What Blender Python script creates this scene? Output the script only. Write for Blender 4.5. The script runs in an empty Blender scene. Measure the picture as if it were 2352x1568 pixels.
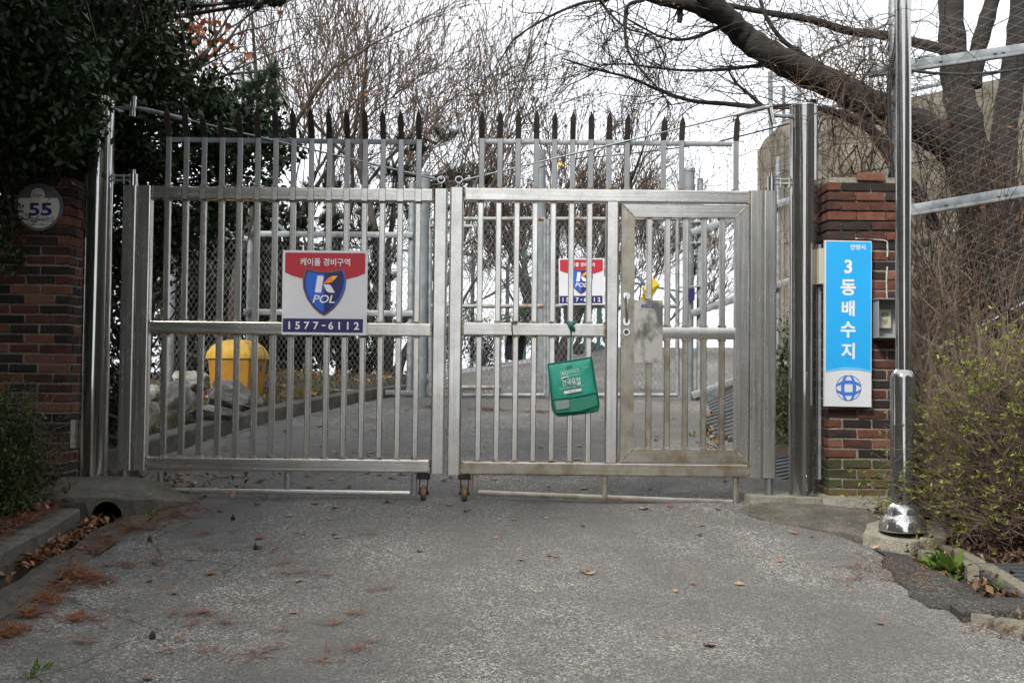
import bpy, math, random
import numpy as np
from mathutils import Vector, Matrix

# ------------------------------------------------------------------ camera, sky, sun, exposure
S = bpy.context.scene
COL = S.collection
R = math.radians
W, H, F = 2352.0, 1568.0, 2600.0          # picture units used while measuring, focal length in them
CAMZ = 1.6
CAM = Vector((0, 0, CAMZ))
ROT = Matrix.Rotation(R(90 + 1.95), 3, 'X') @ Matrix.Rotation(R(0.62), 3, 'Z')
cd = bpy.data.cameras.new('camera')
cd.sensor_width = 36.0
cd.lens = 36.0 * F / W
cd.clip_start = 0.05
cd.clip_end = 3000
cam = bpy.data.objects.new('camera', cd)
cam.matrix_world = Matrix.Translation(CAM) @ ROT.to_4x4()
COL.objects.link(cam)
S.camera = cam

SUN_EL, SUN_AZ = R(42), R(213)            # azimuth clockwise from +Y: behind the camera, to the left
wd = bpy.data.worlds.new('World')
S.world = wd
wd.use_nodes = True
nt = wd.node_tree
nt.nodes.clear()
wo = nt.nodes.new('ShaderNodeOutputWorld')
bg = nt.nodes.new('ShaderNodeBackground')
bg.inputs['Strength'].default_value = 0.1
sky = nt.nodes.new('ShaderNodeTexSky')
sky.sky_type = 'NISHITA'
sky.sun_disc = False
sky.sun_elevation = SUN_EL
sky.sun_rotation = SUN_AZ
sky.air_density = 1.4
sky.dust_density = 3.0
tc = nt.nodes.new('ShaderNodeTexCoord')
nz = nt.nodes.new('ShaderNodeTexNoise')
nz.inputs['Scale'].default_value = 1.7
nz.inputs['Detail'].default_value = 3
nz.inputs['Roughness'].default_value = 0.55
rmp = nt.nodes.new('ShaderNodeValToRGB')
rmp.color_ramp.elements[0].position = 0.30
rmp.color_ramp.elements[0].color = (0.62, 0.62, 0.62, 1)
rmp.color_ramp.elements[1].position = 0.55
rmp.color_ramp.elements[1].color = (0.98, 0.98, 0.98, 1)
mx = nt.nodes.new('ShaderNodeMix')
mx.data_type = 'RGBA'
mx.inputs[7].default_value = (8.3, 8.55, 9.0, 1)     # lit cloud layer
nt.links.new(tc.outputs['Generated'], nz.inputs['Vector'])
nt.links.new(nz.outputs['Fac'], rmp.inputs['Fac'])
nt.links.new(rmp.outputs['Color'], mx.inputs[0])
nt.links.new(sky.outputs['Color'], mx.inputs[6])
nt.links.new(mx.outputs[2], bg.inputs['Color'])
nt.links.new(bg.outputs['Background'], wo.inputs['Surface'])

sl = bpy.data.lights.new('sun', 'SUN')
sl.energy = 2.6
sl.angle = R(10)
sl.color = (1.0, 0.95, 0.87)
so = bpy.data.objects.new('sun', sl)
sd = Vector((math.sin(SUN_AZ) * math.cos(SUN_EL), math.cos(SUN_AZ) * math.cos(SUN_EL), math.sin(SUN_EL)))
so.rotation_euler = sd.to_track_quat('Z', 'Y').to_euler()
so.location = sd * 30
COL.objects.link(so)

vs = S.view_settings
vs.view_transform = 'Standard'
vs.look = 'None'
vs.exposure = 0.8
vs.gamma = 1.0
S.cycles.max_bounces = 4
wd.cycles.sampling_method = 'MANUAL'
wd.cycles.sample_map_resolution = 256
S.cycles.use_adaptive_sampling = True
S.cycles.adaptive_threshold = 0.03
S.cycles.diffuse_bounces = 2
S.cycles.glossy_bounces = 3
S.cycles.transmission_bounces = 2
S.cycles.transparent_max_bounces = 6

rnd = random.Random(7)
npr = np.random.default_rng(11)

# ------------------------------------------------------------------ measuring helpers
def ray(u, v):
    return ROT @ Vector(((u - W / 2) / F, -(v - H / 2) / F, -1.0))

def P(u, v, Y):
    """world point seen at picture position (u, v) at depth Y"""
    d = ray(u, v)
    return CAM + d * (Y / d.y)

SLOPE = 0.1
def zg(X, Y):
    cy = np.clip(16.0 + (X + 1.0) * 2.8, 15.8, 23.0)
    z = SLOPE * np.minimum(Y, cy) - 0.16 * np.maximum(0, Y - cy)
    z = np.where(Y < -25, -2.5, z)
    return np.maximum(z, -6.0)

def Gp(u, v, h=0.0):
    """point of the sloping road (raised by h) seen at (u, v)"""
    d = ray(u, v)
    t = (CAMZ - h) / (SLOPE * d.y - d.z)
    return CAM + d * t

def G1(x, y, h=0.0):
    return Vector((x, y, float(zg(np.float64(x), np.float64(y))) + h))

# ------------------------------------------------------------------ materials
MATS = {}
class N:
    def __init__(s, name):
        s.m = bpy.data.materials.new(name)
        s.m.use_nodes = True
        s.t = s.m.node_tree
        s.b = s.t.nodes['Principled BSDF']
        MATS[name] = s.m
    def n(s, typ, **kw):
        x = s.t.nodes.new(typ)
        for k, v in kw.items():
            if k in x.inputs:
                x.inputs[k].default_value = v
            else:
                setattr(x, k, v)
        return x
    def l(s, a, b):
        s.t.links.new(a, b)
    def coord(s, scale=(1, 1, 1), kind='Object'):
        c = s.n('ShaderNodeTexCoord')
        if kind == 'World':
            g = s.n('ShaderNodeNewGeometry')
            out = g.outputs['Position']
        else:
            out = c.outputs[kind]
        mp = s.n('ShaderNodeMapping')
        mp.inputs['Scale'].default_value = scale
        s.l(out, mp.inputs['Vector'])
        return mp.outputs['Vector']
    def noise(s, vec, scale, detail=4, rough=0.55):
        x = s.n('ShaderNodeTexNoise')
        x.inputs['Scale'].default_value = scale
        x.inputs['Detail'].default_value = detail
        x.inputs['Roughness'].default_value = rough
        s.l(vec, x.inputs['Vector'])
        return x.outputs['Fac']
    def ramp(s, fac, stops):
        x = s.n('ShaderNodeValToRGB')
        e = x.color_ramp.elements
        while len(e) < len(stops):
            e.new(0.5)
        for k, (p, c) in enumerate(stops):
            e[k].position = p
            e[k].color = (c, c, c, 1) if isinstance(c, (int, float)) else (*c, 1)
        s.l(fac, x.inputs['Fac'])
        return x.outputs['Color']
    def mix(s, fac, a, b, mode='MIX'):
        x = s.n('ShaderNodeMix')
        x.data_type = 'RGBA'
        x.blend_type = mode
        for k, val in ((0, fac), (6, a), (7, b)):
            if isinstance(val, (int, float)):
                x.inputs[k].default_value = val if k == 0 else (val, val, val, 1)
            elif isinstance(val, tuple):
                x.inputs[k].default_value = (*val, 1)
            else:
                s.l(val, x.inputs[k])
        return x.outputs[2]
    def bump(s, h, strength=0.4, dist=0.01):
        x = s.n('ShaderNodeBump')
        x.inputs['Strength'].default_value = strength
        x.inputs['Distance'].default_value = dist
        s.l(h, x.inputs['Height'])
        s.l(x.outputs['Normal'], s.b.inputs['Normal'])
    def set(s, **kw):
        for k, v in kw.items():
            i = s.b.inputs[k.replace('_', ' ')]
            if isinstance(v, (int, float)):
                i.default_value = v
            elif isinstance(v, tuple):
                i.default_value = (*v, 1) if len(v) == 3 else v
            else:
                s.l(v, i)
        return s.m

def pmat(name, c1, c2, scale=6.0, rough=0.7, metal=0.0, bump=0.0, bscale=None, stretch=(1, 1, 1), kind='Object', lo=0.35, hi=0.65, dist=0.01, spec=None):
    m = N(name)
    v = m.coord(stretch, kind)
    f = m.noise(v, scale)
    m.set(Base_Color=m.ramp(f, [(lo, c1), (hi, c2)]), Roughness=rough, Metallic=metal)
    if spec is not None:
        m.b.inputs['Specular IOR Level'].default_value = spec
    if bump:
        m.bump(m.noise(v, bscale or scale * 3, 6), bump, dist)
    return m.m

def island_mat(name, stops, rough=0.5, spec=0.4, trans=0.0, nscale=0.0):
    """colour changes from leaf to leaf"""
    m = N(name)
    g = m.n('ShaderNodeNewGeometry')
    m.set(Base_Color=m.ramp(g.outputs['Random Per Island'], stops), Roughness=rough)
    m.b.inputs['Specular IOR Level'].default_value = spec
    if trans:
        m.b.inputs['Transmission Weight'].default_value = 0.0
        m.b.inputs['Subsurface Weight'].default_value = 0.0
        tr = m.n('ShaderNodeBsdfTranslucent')
        m.l(m.ramp(g.outputs['Random Per Island'], stops), tr.inputs['Color'])
        ms = m.n('ShaderNodeMixShader')
        ms.inputs[0].default_value = trans
        m.l(m.b.outputs[0], ms.inputs[1])
        m.l(tr.outputs[0], ms.inputs[2])
        m.l(ms.outputs[0], m.t.nodes['Material Output'].inputs['Surface'])
    return m.m

def steel(name, stretch, c1, c2, r1, r2, stain=0.0, stain_col=(0.23, 0.16, 0.08), streak=60):
    m = N(name)
    v = m.coord(stretch)
    st = m.noise(v, streak, 5, 0.6)
    blot = m.noise(m.coord((1, 1, 1), 'World'), 3.2, 5, 0.6)
    col = m.ramp(st, [(0.3, c1), (0.7, c2)])
    col = m.mix(m.ramp(blot, [(0.35, 0.0), (0.75, 0.45)]), col, tuple(x * 0.66 for x in c1))
    if stain:
        sn = m.noise(m.coord((1, 1, 1), 'World'), 7.0, 6, 0.65)
        col = m.mix(m.ramp(sn, [(0.42, 0.0), (0.66, stain)]), col, stain_col)
    m.set(Base_Color=col, Metallic=0.92, Roughness=m.ramp(m.mix(0.5, st, blot), [(0.3, r1), (0.7, r2)]))
    if name == 'steel_mirror':
        pass
    elif streak > 50:
        m.bump(st, 0.05, 0.002)
    else:
        m.bump(m.noise(m.coord((1, 1, 0.25), 'World'), 3.0, 3, 0.5), 0.07, 0.02)
    return m.m

steel('steel_upright', (1, 1, 0.02), (0.64, 0.63, 0.60), (0.86, 0.845, 0.81), 0.17, 0.32, 0.14)
steel('steel_level', (0.02, 1, 1), (0.60, 0.59, 0.56), (0.84, 0.825, 0.785), 0.17, 0.32, 0.2)
steel('steel_rusty', (0.05, 1, 1), (0.44, 0.41, 0.35), (0.58, 0.55, 0.48), 0.28, 0.45, 0.75, (0.27, 0.185, 0.085))
steel('steel_rusty_upright', (1, 1, 0.05), (0.44, 0.41, 0.35), (0.58, 0.55, 0.48), 0.28, 0.45, 0.7, (0.27, 0.195, 0.10))
steel('steel_dull', (1, 1, 0.03), (0.30, 0.31, 0.32), (0.42, 0.43, 0.43), 0.32, 0.5, 0.15)
steel('steel_polished', (1, 1, 0.01), (0.42, 0.415, 0.405), (0.54, 0.535, 0.52), 0.025, 0.07, 0.0, (0.3, 0.26, 0.2), 14)
steel('steel_mirror', (1, 1, 0.3), (0.62, 0.62, 0.62), (0.72, 0.72, 0.72), 0.05, 0.1, 0.15)
pmat('steel_plate', (0.22, 0.21, 0.19), (0.66, 0.63, 0.56), 9.0, 0.38, 0.9, 0.1, stretch=(1, 1, 0.6), kind='World', lo=0.42, hi=0.56)
pmat('weld', (0.13, 0.085, 0.045), (0.50, 0.44, 0.34), 40, 0.6, 0.6, 0.6, 90, kind='World', dist=0.004)
pmat('rust_dark', (0.020, 0.017, 0.015), (0.045, 0.034, 0.028), 9, 0.8, 0.2, 0.4, 60, kind='World', dist=0.003)
pmat('galvanised', (0.22, 0.24, 0.25), (0.36, 0.385, 0.40), 12, 0.5, 0.55, 0.08, kind='World')
pmat('galvanised_blue', (0.14, 0.16, 0.17), (0.21, 0.235, 0.25), 6, 0.6, 0.0, 0.05, kind='World')
pmat('galvanised_rust', (0.30, 0.31, 0.30), (0.22, 0.10, 0.04), 7, 0.6, 0.3, 0.1, kind='World', lo=0.5, hi=0.68)
pmat('wire', (0.16, 0.17, 0.17), (0.26, 0.27, 0.27), 8, 0.55, 0.5, kind='World')
pmat('wire_light', (0.19, 0.195, 0.195), (0.28, 0.285, 0.285), 8, 0.55, 0.4, kind='World')
pmat('wire_green', (0.06, 0.16, 0.14), (0.10, 0.22, 0.19), 8, 0.55, 0.0, kind='World')
pmat('barbed_wire', (0.06, 0.055, 0.05), (0.12, 0.10, 0.09), 8, 0.6, 0.4, kind='World')
pmat('black_rubber', (0.010, 0.010, 0.011), (0.022, 0.022, 0.023), 30, 0.5, 0, 0.1)
pmat('black_cloth', (0.012, 0.010, 0.016), (0.03, 0.025, 0.04), 30, 0.8, 0, 0.2)
pmat('caster_rubber', (0.12, 0.07, 0.03), (0.24, 0.15, 0.07), 20, 0.7, 0, 0.3)

def concrete(name, c1, c2, moss=0.0, mosscol=(0.06, 0.075, 0.03), scale=4.0, streak=None):
    m = N(name)
    v = m.coord((1, 1, 1), 'World')
    a = m.noise(v, scale, 8, 0.65)
    fine = m.noise(v, 90, 4, 0.7)
    col = m.ramp(a, [(0.3, c1), (0.7, c2)])
    col = m.mix(m.ramp(fine, [(0.42, 0.0), (0.62, 0.75)]), col, tuple(x * 0.45 for x in c1))
    if streak:
        s2 = m.noise(m.coord((1, 1, 0.06), 'World'), streak, 5, 0.6)
        col = m.mix(m.ramp(s2, [(0.45, 0.0), (0.7, 0.6)]), col, tuple(x * 0.45 for x in c1))
    if moss:
        b = m.noise(v, scale * 1.8, 6, 0.7)
        col = m.mix(m.ramp(b, [(0.46, 0.0), (0.62, moss)]), col, mosscol)
    m.set(Base_Color=col, Roughness=0.88)
    m.b.inputs['Specular IOR Level'].default_value = 0.25
    m.bump(m.mix(0.5, fine, a), 0.6, 0.008)
    return m.m

concrete('concrete_kerb', (0.085, 0.08, 0.07), (0.17, 0.16, 0.14), 0.6, (0.045, 0.045, 0.03))
concrete('concrete_apron', (0.085, 0.078, 0.066), (0.20, 0.187, 0.158), 0.55, (0.06, 0.058, 0.038), 6.0)
concrete('concrete_light', (0.26, 0.25, 0.21), (0.38, 0.36, 0.31), 0.5, (0.12, 0.12, 0.07))
concrete('concrete_wall', (0.17, 0.155, 0.125), (0.36, 0.33, 0.275), 0.6, (0.11, 0.10, 0.06), 1.2, 7)
concrete('mortar', (0.24, 0.225, 0.19), (0.38, 0.36, 0.31), 0.35, (0.06, 0.065, 0.04), 9)
concrete('rock', (0.10, 0.10, 0.095), (0.52, 0.51, 0.48), 0.6, (0.16, 0.14, 0.09), 5.5)
concrete('stone', (0.17, 0.155, 0.125), (0.28, 0.26, 0.21), 0.6, (0.08, 0.085, 0.04), 8)
concrete('chalk', (0.5, 0.49, 0.46), (0.65, 0.64, 0.6), 0.2)

def brick_mat(name, stops, moss):
    m = N(name)
    oi = m.n('ShaderNodeObjectInfo')
    v = m.coord((1, 1, 1), 'World')
    n1 = m.noise(v, 14, 6, 0.65)
    n2 = m.noise(v, 60, 5, 0.7)
    ad = m.n('ShaderNodeMath', operation='MULTIPLY_ADD')
    m.l(n1, ad.inputs[0]); ad.inputs[1].default_value = 0.9
    sb = m.n('ShaderNodeMath', operation='SUBTRACT')
    m.l(oi.outputs['Random'], sb.inputs[0]); sb.inputs[1].default_value = 0.45
    m.l(sb.outputs[0], ad.inputs[2])
    col = m.ramp(ad.outputs[0], stops)
    col = m.mix(m.ramp(n2, [(0.45, 0.0), (0.8, 0.45)]), col, (0.03, 0.022, 0.02))
    pale = m.noise(v, 5.5, 6, 0.7)
    col = m.mix(m.ramp(pale, [(0.60, 0.0), (0.8, 0.35)]), col, (0.24, 0.20, 0.18))
    if moss:
        col = m.mix(m.ramp(m.noise(v, 11, 5, 0.6), [(0.36, 0.92), (0.62, 0.35)]), col, (0.055, 0.075, 0.028))
    m.set(Base_Color=col, Roughness=0.85)
    m.b.inputs['Specular IOR Level'].default_value = 0.3
    m.bump(m.mix(0.5, n1, n2), 0.7, 0.006)
brick_mat('brick', [(0.0, (0.018, 0.015, 0.015)), (0.40, (0.034, 0.022, 0.019)), (0.56, (0.078, 0.03, 0.021)), (0.72, (0.12, 0.042, 0.028)), (0.88, (0.155, 0.06, 0.038)), (1.0, (0.18, 0.085, 0.058))], False)
brick_mat('brick_mossy', [(0.0, (0.03, 0.02, 0.018)), (0.5, (0.12, 0.05, 0.03)), (1.0, (0.2, 0.08, 0.05))], True)

def asphalt(name, dark):
    m = N(name)
    v = m.coord((1, 1, 1), 'World')
    vo = m.n('ShaderNodeTexVoronoi')
    vo.inputs['Scale'].default_value = 114
    m.l(v, vo.inputs['Vector'])
    sep = m.n('ShaderNodeSeparateColor')
    m.l(vo.outputs['Color'], sep.inputs[0])
    st = m.ramp(sep.outputs[0], [(0.0, (0.03, 0.03, 0.03)), (0.35, (0.08, 0.078, 0.075)), (0.70, (0.150, 0.146, 0.138)), (0.92, (0.24, 0.231, 0.208)), (1.0, (0.33, 0.316, 0.284))])
    gap = m.ramp(vo.outputs['Distance'], [(0.35, 1.0), (0.8, 0.5)])
    st = m.mix(1.0, st, gap, 'MULTIPLY')
    big = m.noise(v, 0.55, 5, 0.6)
    mid = m.noise(v, 2.6, 6, 0.65)
    st = m.mix(m.ramp(mid, [(0.36, 0.55), (0.62, 0.0)]), st, (0.045, 0.043, 0.04))
    grit = m.noise(v, 30, 6, 0.8)
    st = m.mix(m.ramp(grit, [(0.36, 0.6), (0.56, 0.0)]), st, (0.03, 0.029, 0.028))
    st = m.mix(m.ramp(grit, [(0.58, 0.0), (0.8, 0.2)]), st, (0.20, 0.193, 0.178))
    st = m.mix(m.ramp(big, [(0.40, 0.72), (0.60, 0.0)]), st, (0.04, 0.039, 0.038))
    tyre = m.noise(m.coord((1, 0.12, 1), 'World'), 2.4, 4, 0.6)
    st = m.mix(m.ramp(tyre, [(0.40, 0.38), (0.56, 0.0)]), st, (0.05, 0.048, 0.046))
    br = m.noise(v, 1.7, 4, 0.6)
    st = m.mix(m.ramp(br, [(0.62, 0.0), (0.8, 0.16)]), st, (0.14, 0.105, 0.065))
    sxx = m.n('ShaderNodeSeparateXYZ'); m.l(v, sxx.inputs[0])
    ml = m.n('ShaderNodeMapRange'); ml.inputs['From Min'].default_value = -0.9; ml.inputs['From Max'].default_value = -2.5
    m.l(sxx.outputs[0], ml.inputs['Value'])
    stain_shade = m.n('ShaderNodeMath', operation='MULTIPLY'); m.l(ml.outputs[0], stain_shade.inputs[0]); m.l(m.ramp(m.noise(v, 1.5, 6, 0.7), [(0.36, 1.0), (0.56, 0.0)]), stain_shade.inputs[1])
    st = m.mix(stain_shade.outputs[0], st, (0.035, 0.034, 0.033))  # blotchy staining and tree shade, both put into the colour towards the left
    # cracks
    dn = m.n('ShaderNodeTexNoise')
    dn.inputs['Scale'].default_value = 3.0
    dn.inputs['Detail'].default_value = 5
    m.l(v, dn.inputs['Vector'])
    wv = m.n('ShaderNodeMix'); wv.data_type = 'VECTOR'
    wv.inputs[0].default_value = 0.22
    m.l(v, wv.inputs[4]); m.l(dn.outputs['Color'], wv.inputs[5])
    cr = m.n('ShaderNodeTexVoronoi'); cr.feature = 'DISTANCE_TO_EDGE'
    cr.inputs['Scale'].default_value = 1.15
    m.l(wv.outputs[1], cr.inputs['Vector'])
    sx = m.n('ShaderNodeSeparateXYZ'); m.l(v, sx.inputs[0])
    left = m.ramp(sx.outputs[0], [(0.0, 1.0), (0.001, 1.0)])
    mr = m.n('ShaderNodeMapRange'); mr.inputs['From Min'].default_value = -0.9; mr.inputs['From Max'].default_value = -1.7
    m.l(sx.outputs[0], mr.inputs['Value'])
    cm = m.ramp(cr.outputs['Distance'], [(0.001, 0.85), (0.007, 0.0)])
    cmx = m.n('ShaderNodeMath', operation='MULTIPLY'); m.l(cm, cmx.inputs[0]); m.l(mr.outputs[0], cmx.inputs[1])
    st = m.mix(cmx.outputs[0], st, (0.018, 0.016, 0.014))
    st = m.mix(1.0, st, dark, 'MULTIPLY')
    m.set(Base_Color=st, Roughness=0.9)
    m.b.inputs['Specular IOR Level'].default_value = 0.25
    hh = m.n('ShaderNodeMath', operation='MULTIPLY_ADD')
    m.l(vo.outputs['Distance'], hh.inputs[0]); hh.inputs[1].default_value = -1.0; m.l(m.noise(v, 30, 4), hh.inputs[2])
    h2 = m.n('ShaderNodeMath', operation='SUBTRACT'); m.l(hh.outputs[0], h2.inputs[0]); m.l(cmx.outputs[0], h2.inputs[1])
    m.bump(h2.outputs[0], 0.75, 0.010)
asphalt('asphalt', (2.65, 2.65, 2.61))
asphalt('asphalt_old', (0.95, 0.94, 0.92))
pmat('soil', (0.018, 0.013, 0.009), (0.05, 0.035, 0.022), 3.5, 0.95, 0, 0.8, 30, kind='World', dist=0.03)
pmat('lawn', (0.06, 0.075, 0.025), (0.13, 0.10, 0.05), 3.0, 0.95, 0, 0.8, 40, kind='World', dist=0.03)
pmat('bark_grey', (0.026, 0.021, 0.018), (0.078, 0.064, 0.054), 5, 0.9, 0, 0.6, 22, stretch=(1, 1, 0.4), kind='World', dist=0.015)
pmat('bark_cherry', (0.009, 0.0075, 0.0065), (0.034, 0.028, 0.024), 9, 0.85, 0, 0.9, 30, stretch=(0.4, 0.4, 2.0), kind='World', dist=0.012)
pmat('twig', (0.05, 0.035, 0.025), (0.13, 0.088, 0.06), 3, 0.85, kind='World')
pmat('twig_tan', (0.15, 0.105, 0.07), (0.34, 0.25, 0.18), 3, 0.85, kind='World')
pmat('twig_red', (0.10, 0.07, 0.052), (0.22, 0.155, 0.115), 3, 0.8, kind='World')
island_mat('leaf_evergreen', [(0.0, (0.008, 0.017, 0.006)), (0.6, (0.018, 0.037, 0.012)), (0.9, (0.036, 0.064, 0.02)), (1.0, (0.075, 0.11, 0.036))], 0.38, 0.3, 0.14)
island_mat('leaf_dark', [(0.0, (0.007, 0.012, 0.006)), (0.7, (0.014, 0.024, 0.009)), (1.0, (0.035, 0.05, 0.016))], 0.5, 0.35, 0.15)
island_mat('leaf_yew', [(0.0, (0.018, 0.032, 0.008)), (0.6, (0.04, 0.062, 0.014)), (1.0, (0.09, 0.115, 0.025))], 0.5, 0.35, 0.2)
island_mat('leaf_young', [(0.0, (0.10, 0.13, 0.02)), (0.6, (0.20, 0.24, 0.04)), (1.0, (0.33, 0.36, 0.07))], 0.45, 0.4, 0.3)
island_mat('leaf_weed', [(0.0, (0.05, 0.10, 0.015)), (1.0, (0.15, 0.24, 0.04))], 0.5, 0.3, 0.3)
island_mat('leaf_bud', [(0.0, (0.14, 0.10, 0.05)), (0.5, (0.20, 0.14, 0.07)), (1.0, (0.22, 0.20, 0.08))], 0.7, 0.2, 0.2)
island_mat('leaf_dry', [(0.0, (0.09, 0.045, 0.024)), (0.4, (0.19, 0.095, 0.05)), (0.75, (0.29, 0.155, 0.085)), (1.0, (0.40, 0.25, 0.16))], 0.75, 0.2, 0.1)
island_mat('leaf_litter_brown', [(0.0, (0.05, 0.03, 0.02)), (0.5, (0.115, 0.066, 0.04)), (0.85, (0.21, 0.125, 0.078)), (1.0, (0.30, 0.20, 0.13))], 0.8, 0.2, 0.05)
island_mat('leaf_red', [(0.0, (0.14, 0.035, 0.015)), (0.6, (0.25, 0.075, 0.03)), (1.0, (0.34, 0.13, 0.05))], 0.6, 0.3, 0.3)
island_mat('needle_orange', [(0.0, (0.10, 0.04, 0.02)), (0.6, (0.22, 0.085, 0.036)), (1.0, (0.34, 0.16, 0.075))], 0.75, 0.2)
island_mat('needle_green', [(0.0, (0.016, 0.034, 0.018)), (0.6, (0.032, 0.062, 0.032)), (1.0, (0.07, 0.10, 0.05))], 0.55, 0.3, 0.1)
island_mat('needle_dark', [(0.0, (0.007, 0.011, 0.007)), (1.0, (0.02, 0.028, 0.015))], 0.6, 0.3, 0.05)
island_mat('grass_blade', [(0.0, (0.05, 0.09, 0.018)), (0.6, (0.11, 0.15, 0.035)), (1.0, (0.22, 0.18, 0.08))], 0.6, 0.3, 0.2)
m = N('leaf_single')
oi = m.n('ShaderNodeObjectInfo')
m.set(Base_Color=m.mix(m.ramp(m.noise(m.coord(), 40, 4), [(0.4, 0.0), (0.7, 0.4)]), m.ramp(oi.outputs['Random'], [(0.0, (0.12, 0.04, 0.02)), (0.4, (0.27, 0.11, 0.05)), (0.8, (0.38, 0.20, 0.11)), (1.0, (0.46, 0.31, 0.20))]), (0.12, 0.06, 0.03)), Roughness=0.75)

def paint(name, c, rough=0.4, dirt=0.12):
    m = N(name)
    n = m.noise(m.coord((1, 1, 1), 'World'), 6, 6, 0.65)
    m.set(Base_Color=m.mix(m.ramp(n, [(0.4, 0.0), (0.75, dirt)]), c, tuple(x * 0.4 + 0.03 for x in c)), Roughness=rough)
    return m.m
paint('sign_white', (0.62, 0.63, 0.66))
paint('print_white', (0.72, 0.72, 0.74))
paint('sign_red', (0.42, 0.02, 0.035))
paint('sign_navy', (0.022, 0.020, 0.115))
paint('sign_blue', (0.02, 0.115, 0.56))
paint('sign_cyan', (0.018, 0.36, 0.78))
paint('sign_cyan_pale', (0.13, 0.50, 0.82))
paint('emblem_blue', (0.045, 0.16, 0.58))
paint('sign_bronze', (0.17, 0.115, 0.075))
paint('sign_orange', (0.80, 0.24, 0.02))
paint('sign_yellow', (0.80, 0.50, 0.02))
paint('sign_grey', (0.11, 0.125, 0.12), 0.6)
paint('plate_white', (0.70, 0.69, 0.63), 0.5, 0.3)
paint('print_violet', (0.03, 0.018, 0.17))
paint('print_magenta', (0.42, 0.02, 0.12))
paint('print_teal', (0.03, 0.30, 0.36))
paint('bin_yellow', (0.34, 0.16, 0.006), 0.55, 0.6)
paint('bin_lid_yellow', (0.46, 0.28, 0.008), 0.55, 0.95)
paint('box_grey', (0.27, 0.28, 0.28), 0.5, 0.4)
paint('box_cream', (0.44, 0.42, 0.34), 0.5)
paint('flag_yellow', (0.78, 0.55, 0.015), 0.5)
paint('print_black', (0.015, 0.015, 0.018))
paint('grate_grey', (0.055, 0.06, 0.066), 0.5, 0.4)
paint('grate_pale', (0.30, 0.31, 0.32), 0.5, 0.4)
paint('padlock_brass', (0.55, 0.53, 0.48), 0.35)
pmat('seam_dark', (0.03, 0.026, 0.02), (0.09, 0.075, 0.055), 20, 0.8, 0.1, kind='World')
pmat('bag_green', (0.014, 0.24, 0.165), (0.025, 0.33, 0.235), 9, 0.62, 0, 0.35, 12, kind='World', dist=0.01)
pmat('bag_mesh', (0.02, 0.20, 0.13), (0.05, 0.28, 0.19), 150, 0.7, 0, 0.3, kind='World')
paint('bag_trim', (0.006, 0.13, 0.10), 0.6)
mt = N('clear_film')
mt.set(Base_Color=(0.35, 0.42, 0.40), Roughness=0.12, Alpha=0.75)

# ------------------------------------------------------------------ mesh helpers
LOC = {}
def wloc(o):
    return LOC.get(o.name, Vector((0, 0, 0)))

def props(o, label=None, cat=None, group=None, kind=None):
    for k, v in (('label', label), ('category', cat), ('group', group), ('kind', kind)):
        if v:
            o[k] = v
    return o

def empty(name, loc, label, cat, group=None):
    o = bpy.data.objects.new(name, None)
    o.empty_display_size = 0.1
    o.location = loc
    COL.objects.link(o)
    LOC[o.name] = Vector(loc)
    return props(o, label, cat, group)

def link(name, me, loc, parent=None, rot=None):
    o = bpy.data.objects.new(name, me)
    o.location = Vector(loc) - (wloc(parent) if parent else Vector((0, 0, 0)))
    if rot is not None:
        o.rotation_euler = rot
    if parent:
        o.parent = parent
    COL.objects.link(o)
    LOC[o.name] = Vector(loc)
    return o

def fast_mesh(name, V, Fc):
    """V (n,3), Fc (m,k) arrays"""
    me = bpy.data.meshes.new(name)
    V = np.asarray(V, np.float32)
    Fc = np.asarray(Fc, np.int32)
    k = Fc.shape[1]
    me.vertices.add(len(V)); me.vertices.foreach_set('co', V.ravel())
    me.loops.add(Fc.size); me.loops.foreach_set('vertex_index', Fc.ravel())
    me.polygons.add(len(Fc))
    me.polygons.foreach_set('loop_start', np.arange(0, Fc.size, k, dtype=np.int32))
    me.update(calc_edges=True)
    return me

def arr_obj(name, V, Fc, mat, parent=None, base=None, smooth=False, **pr):
    V = np.asarray(V, np.float64)
    if base is None:
        c = (V.min(0) + V.max(0)) / 2
        if parent is None:
            c[2] = V[:, 2].min()
    else:
        c = np.array(base)
    me = fast_mesh(name, V - c, Fc)
    me.materials.append(MATS[mat])
    if smooth:
        me.polygons.foreach_set('use_smooth', np.ones(len(me.polygons), bool))
    o = link(name, me, Vector(c), parent)
    return props(o, **pr)

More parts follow.
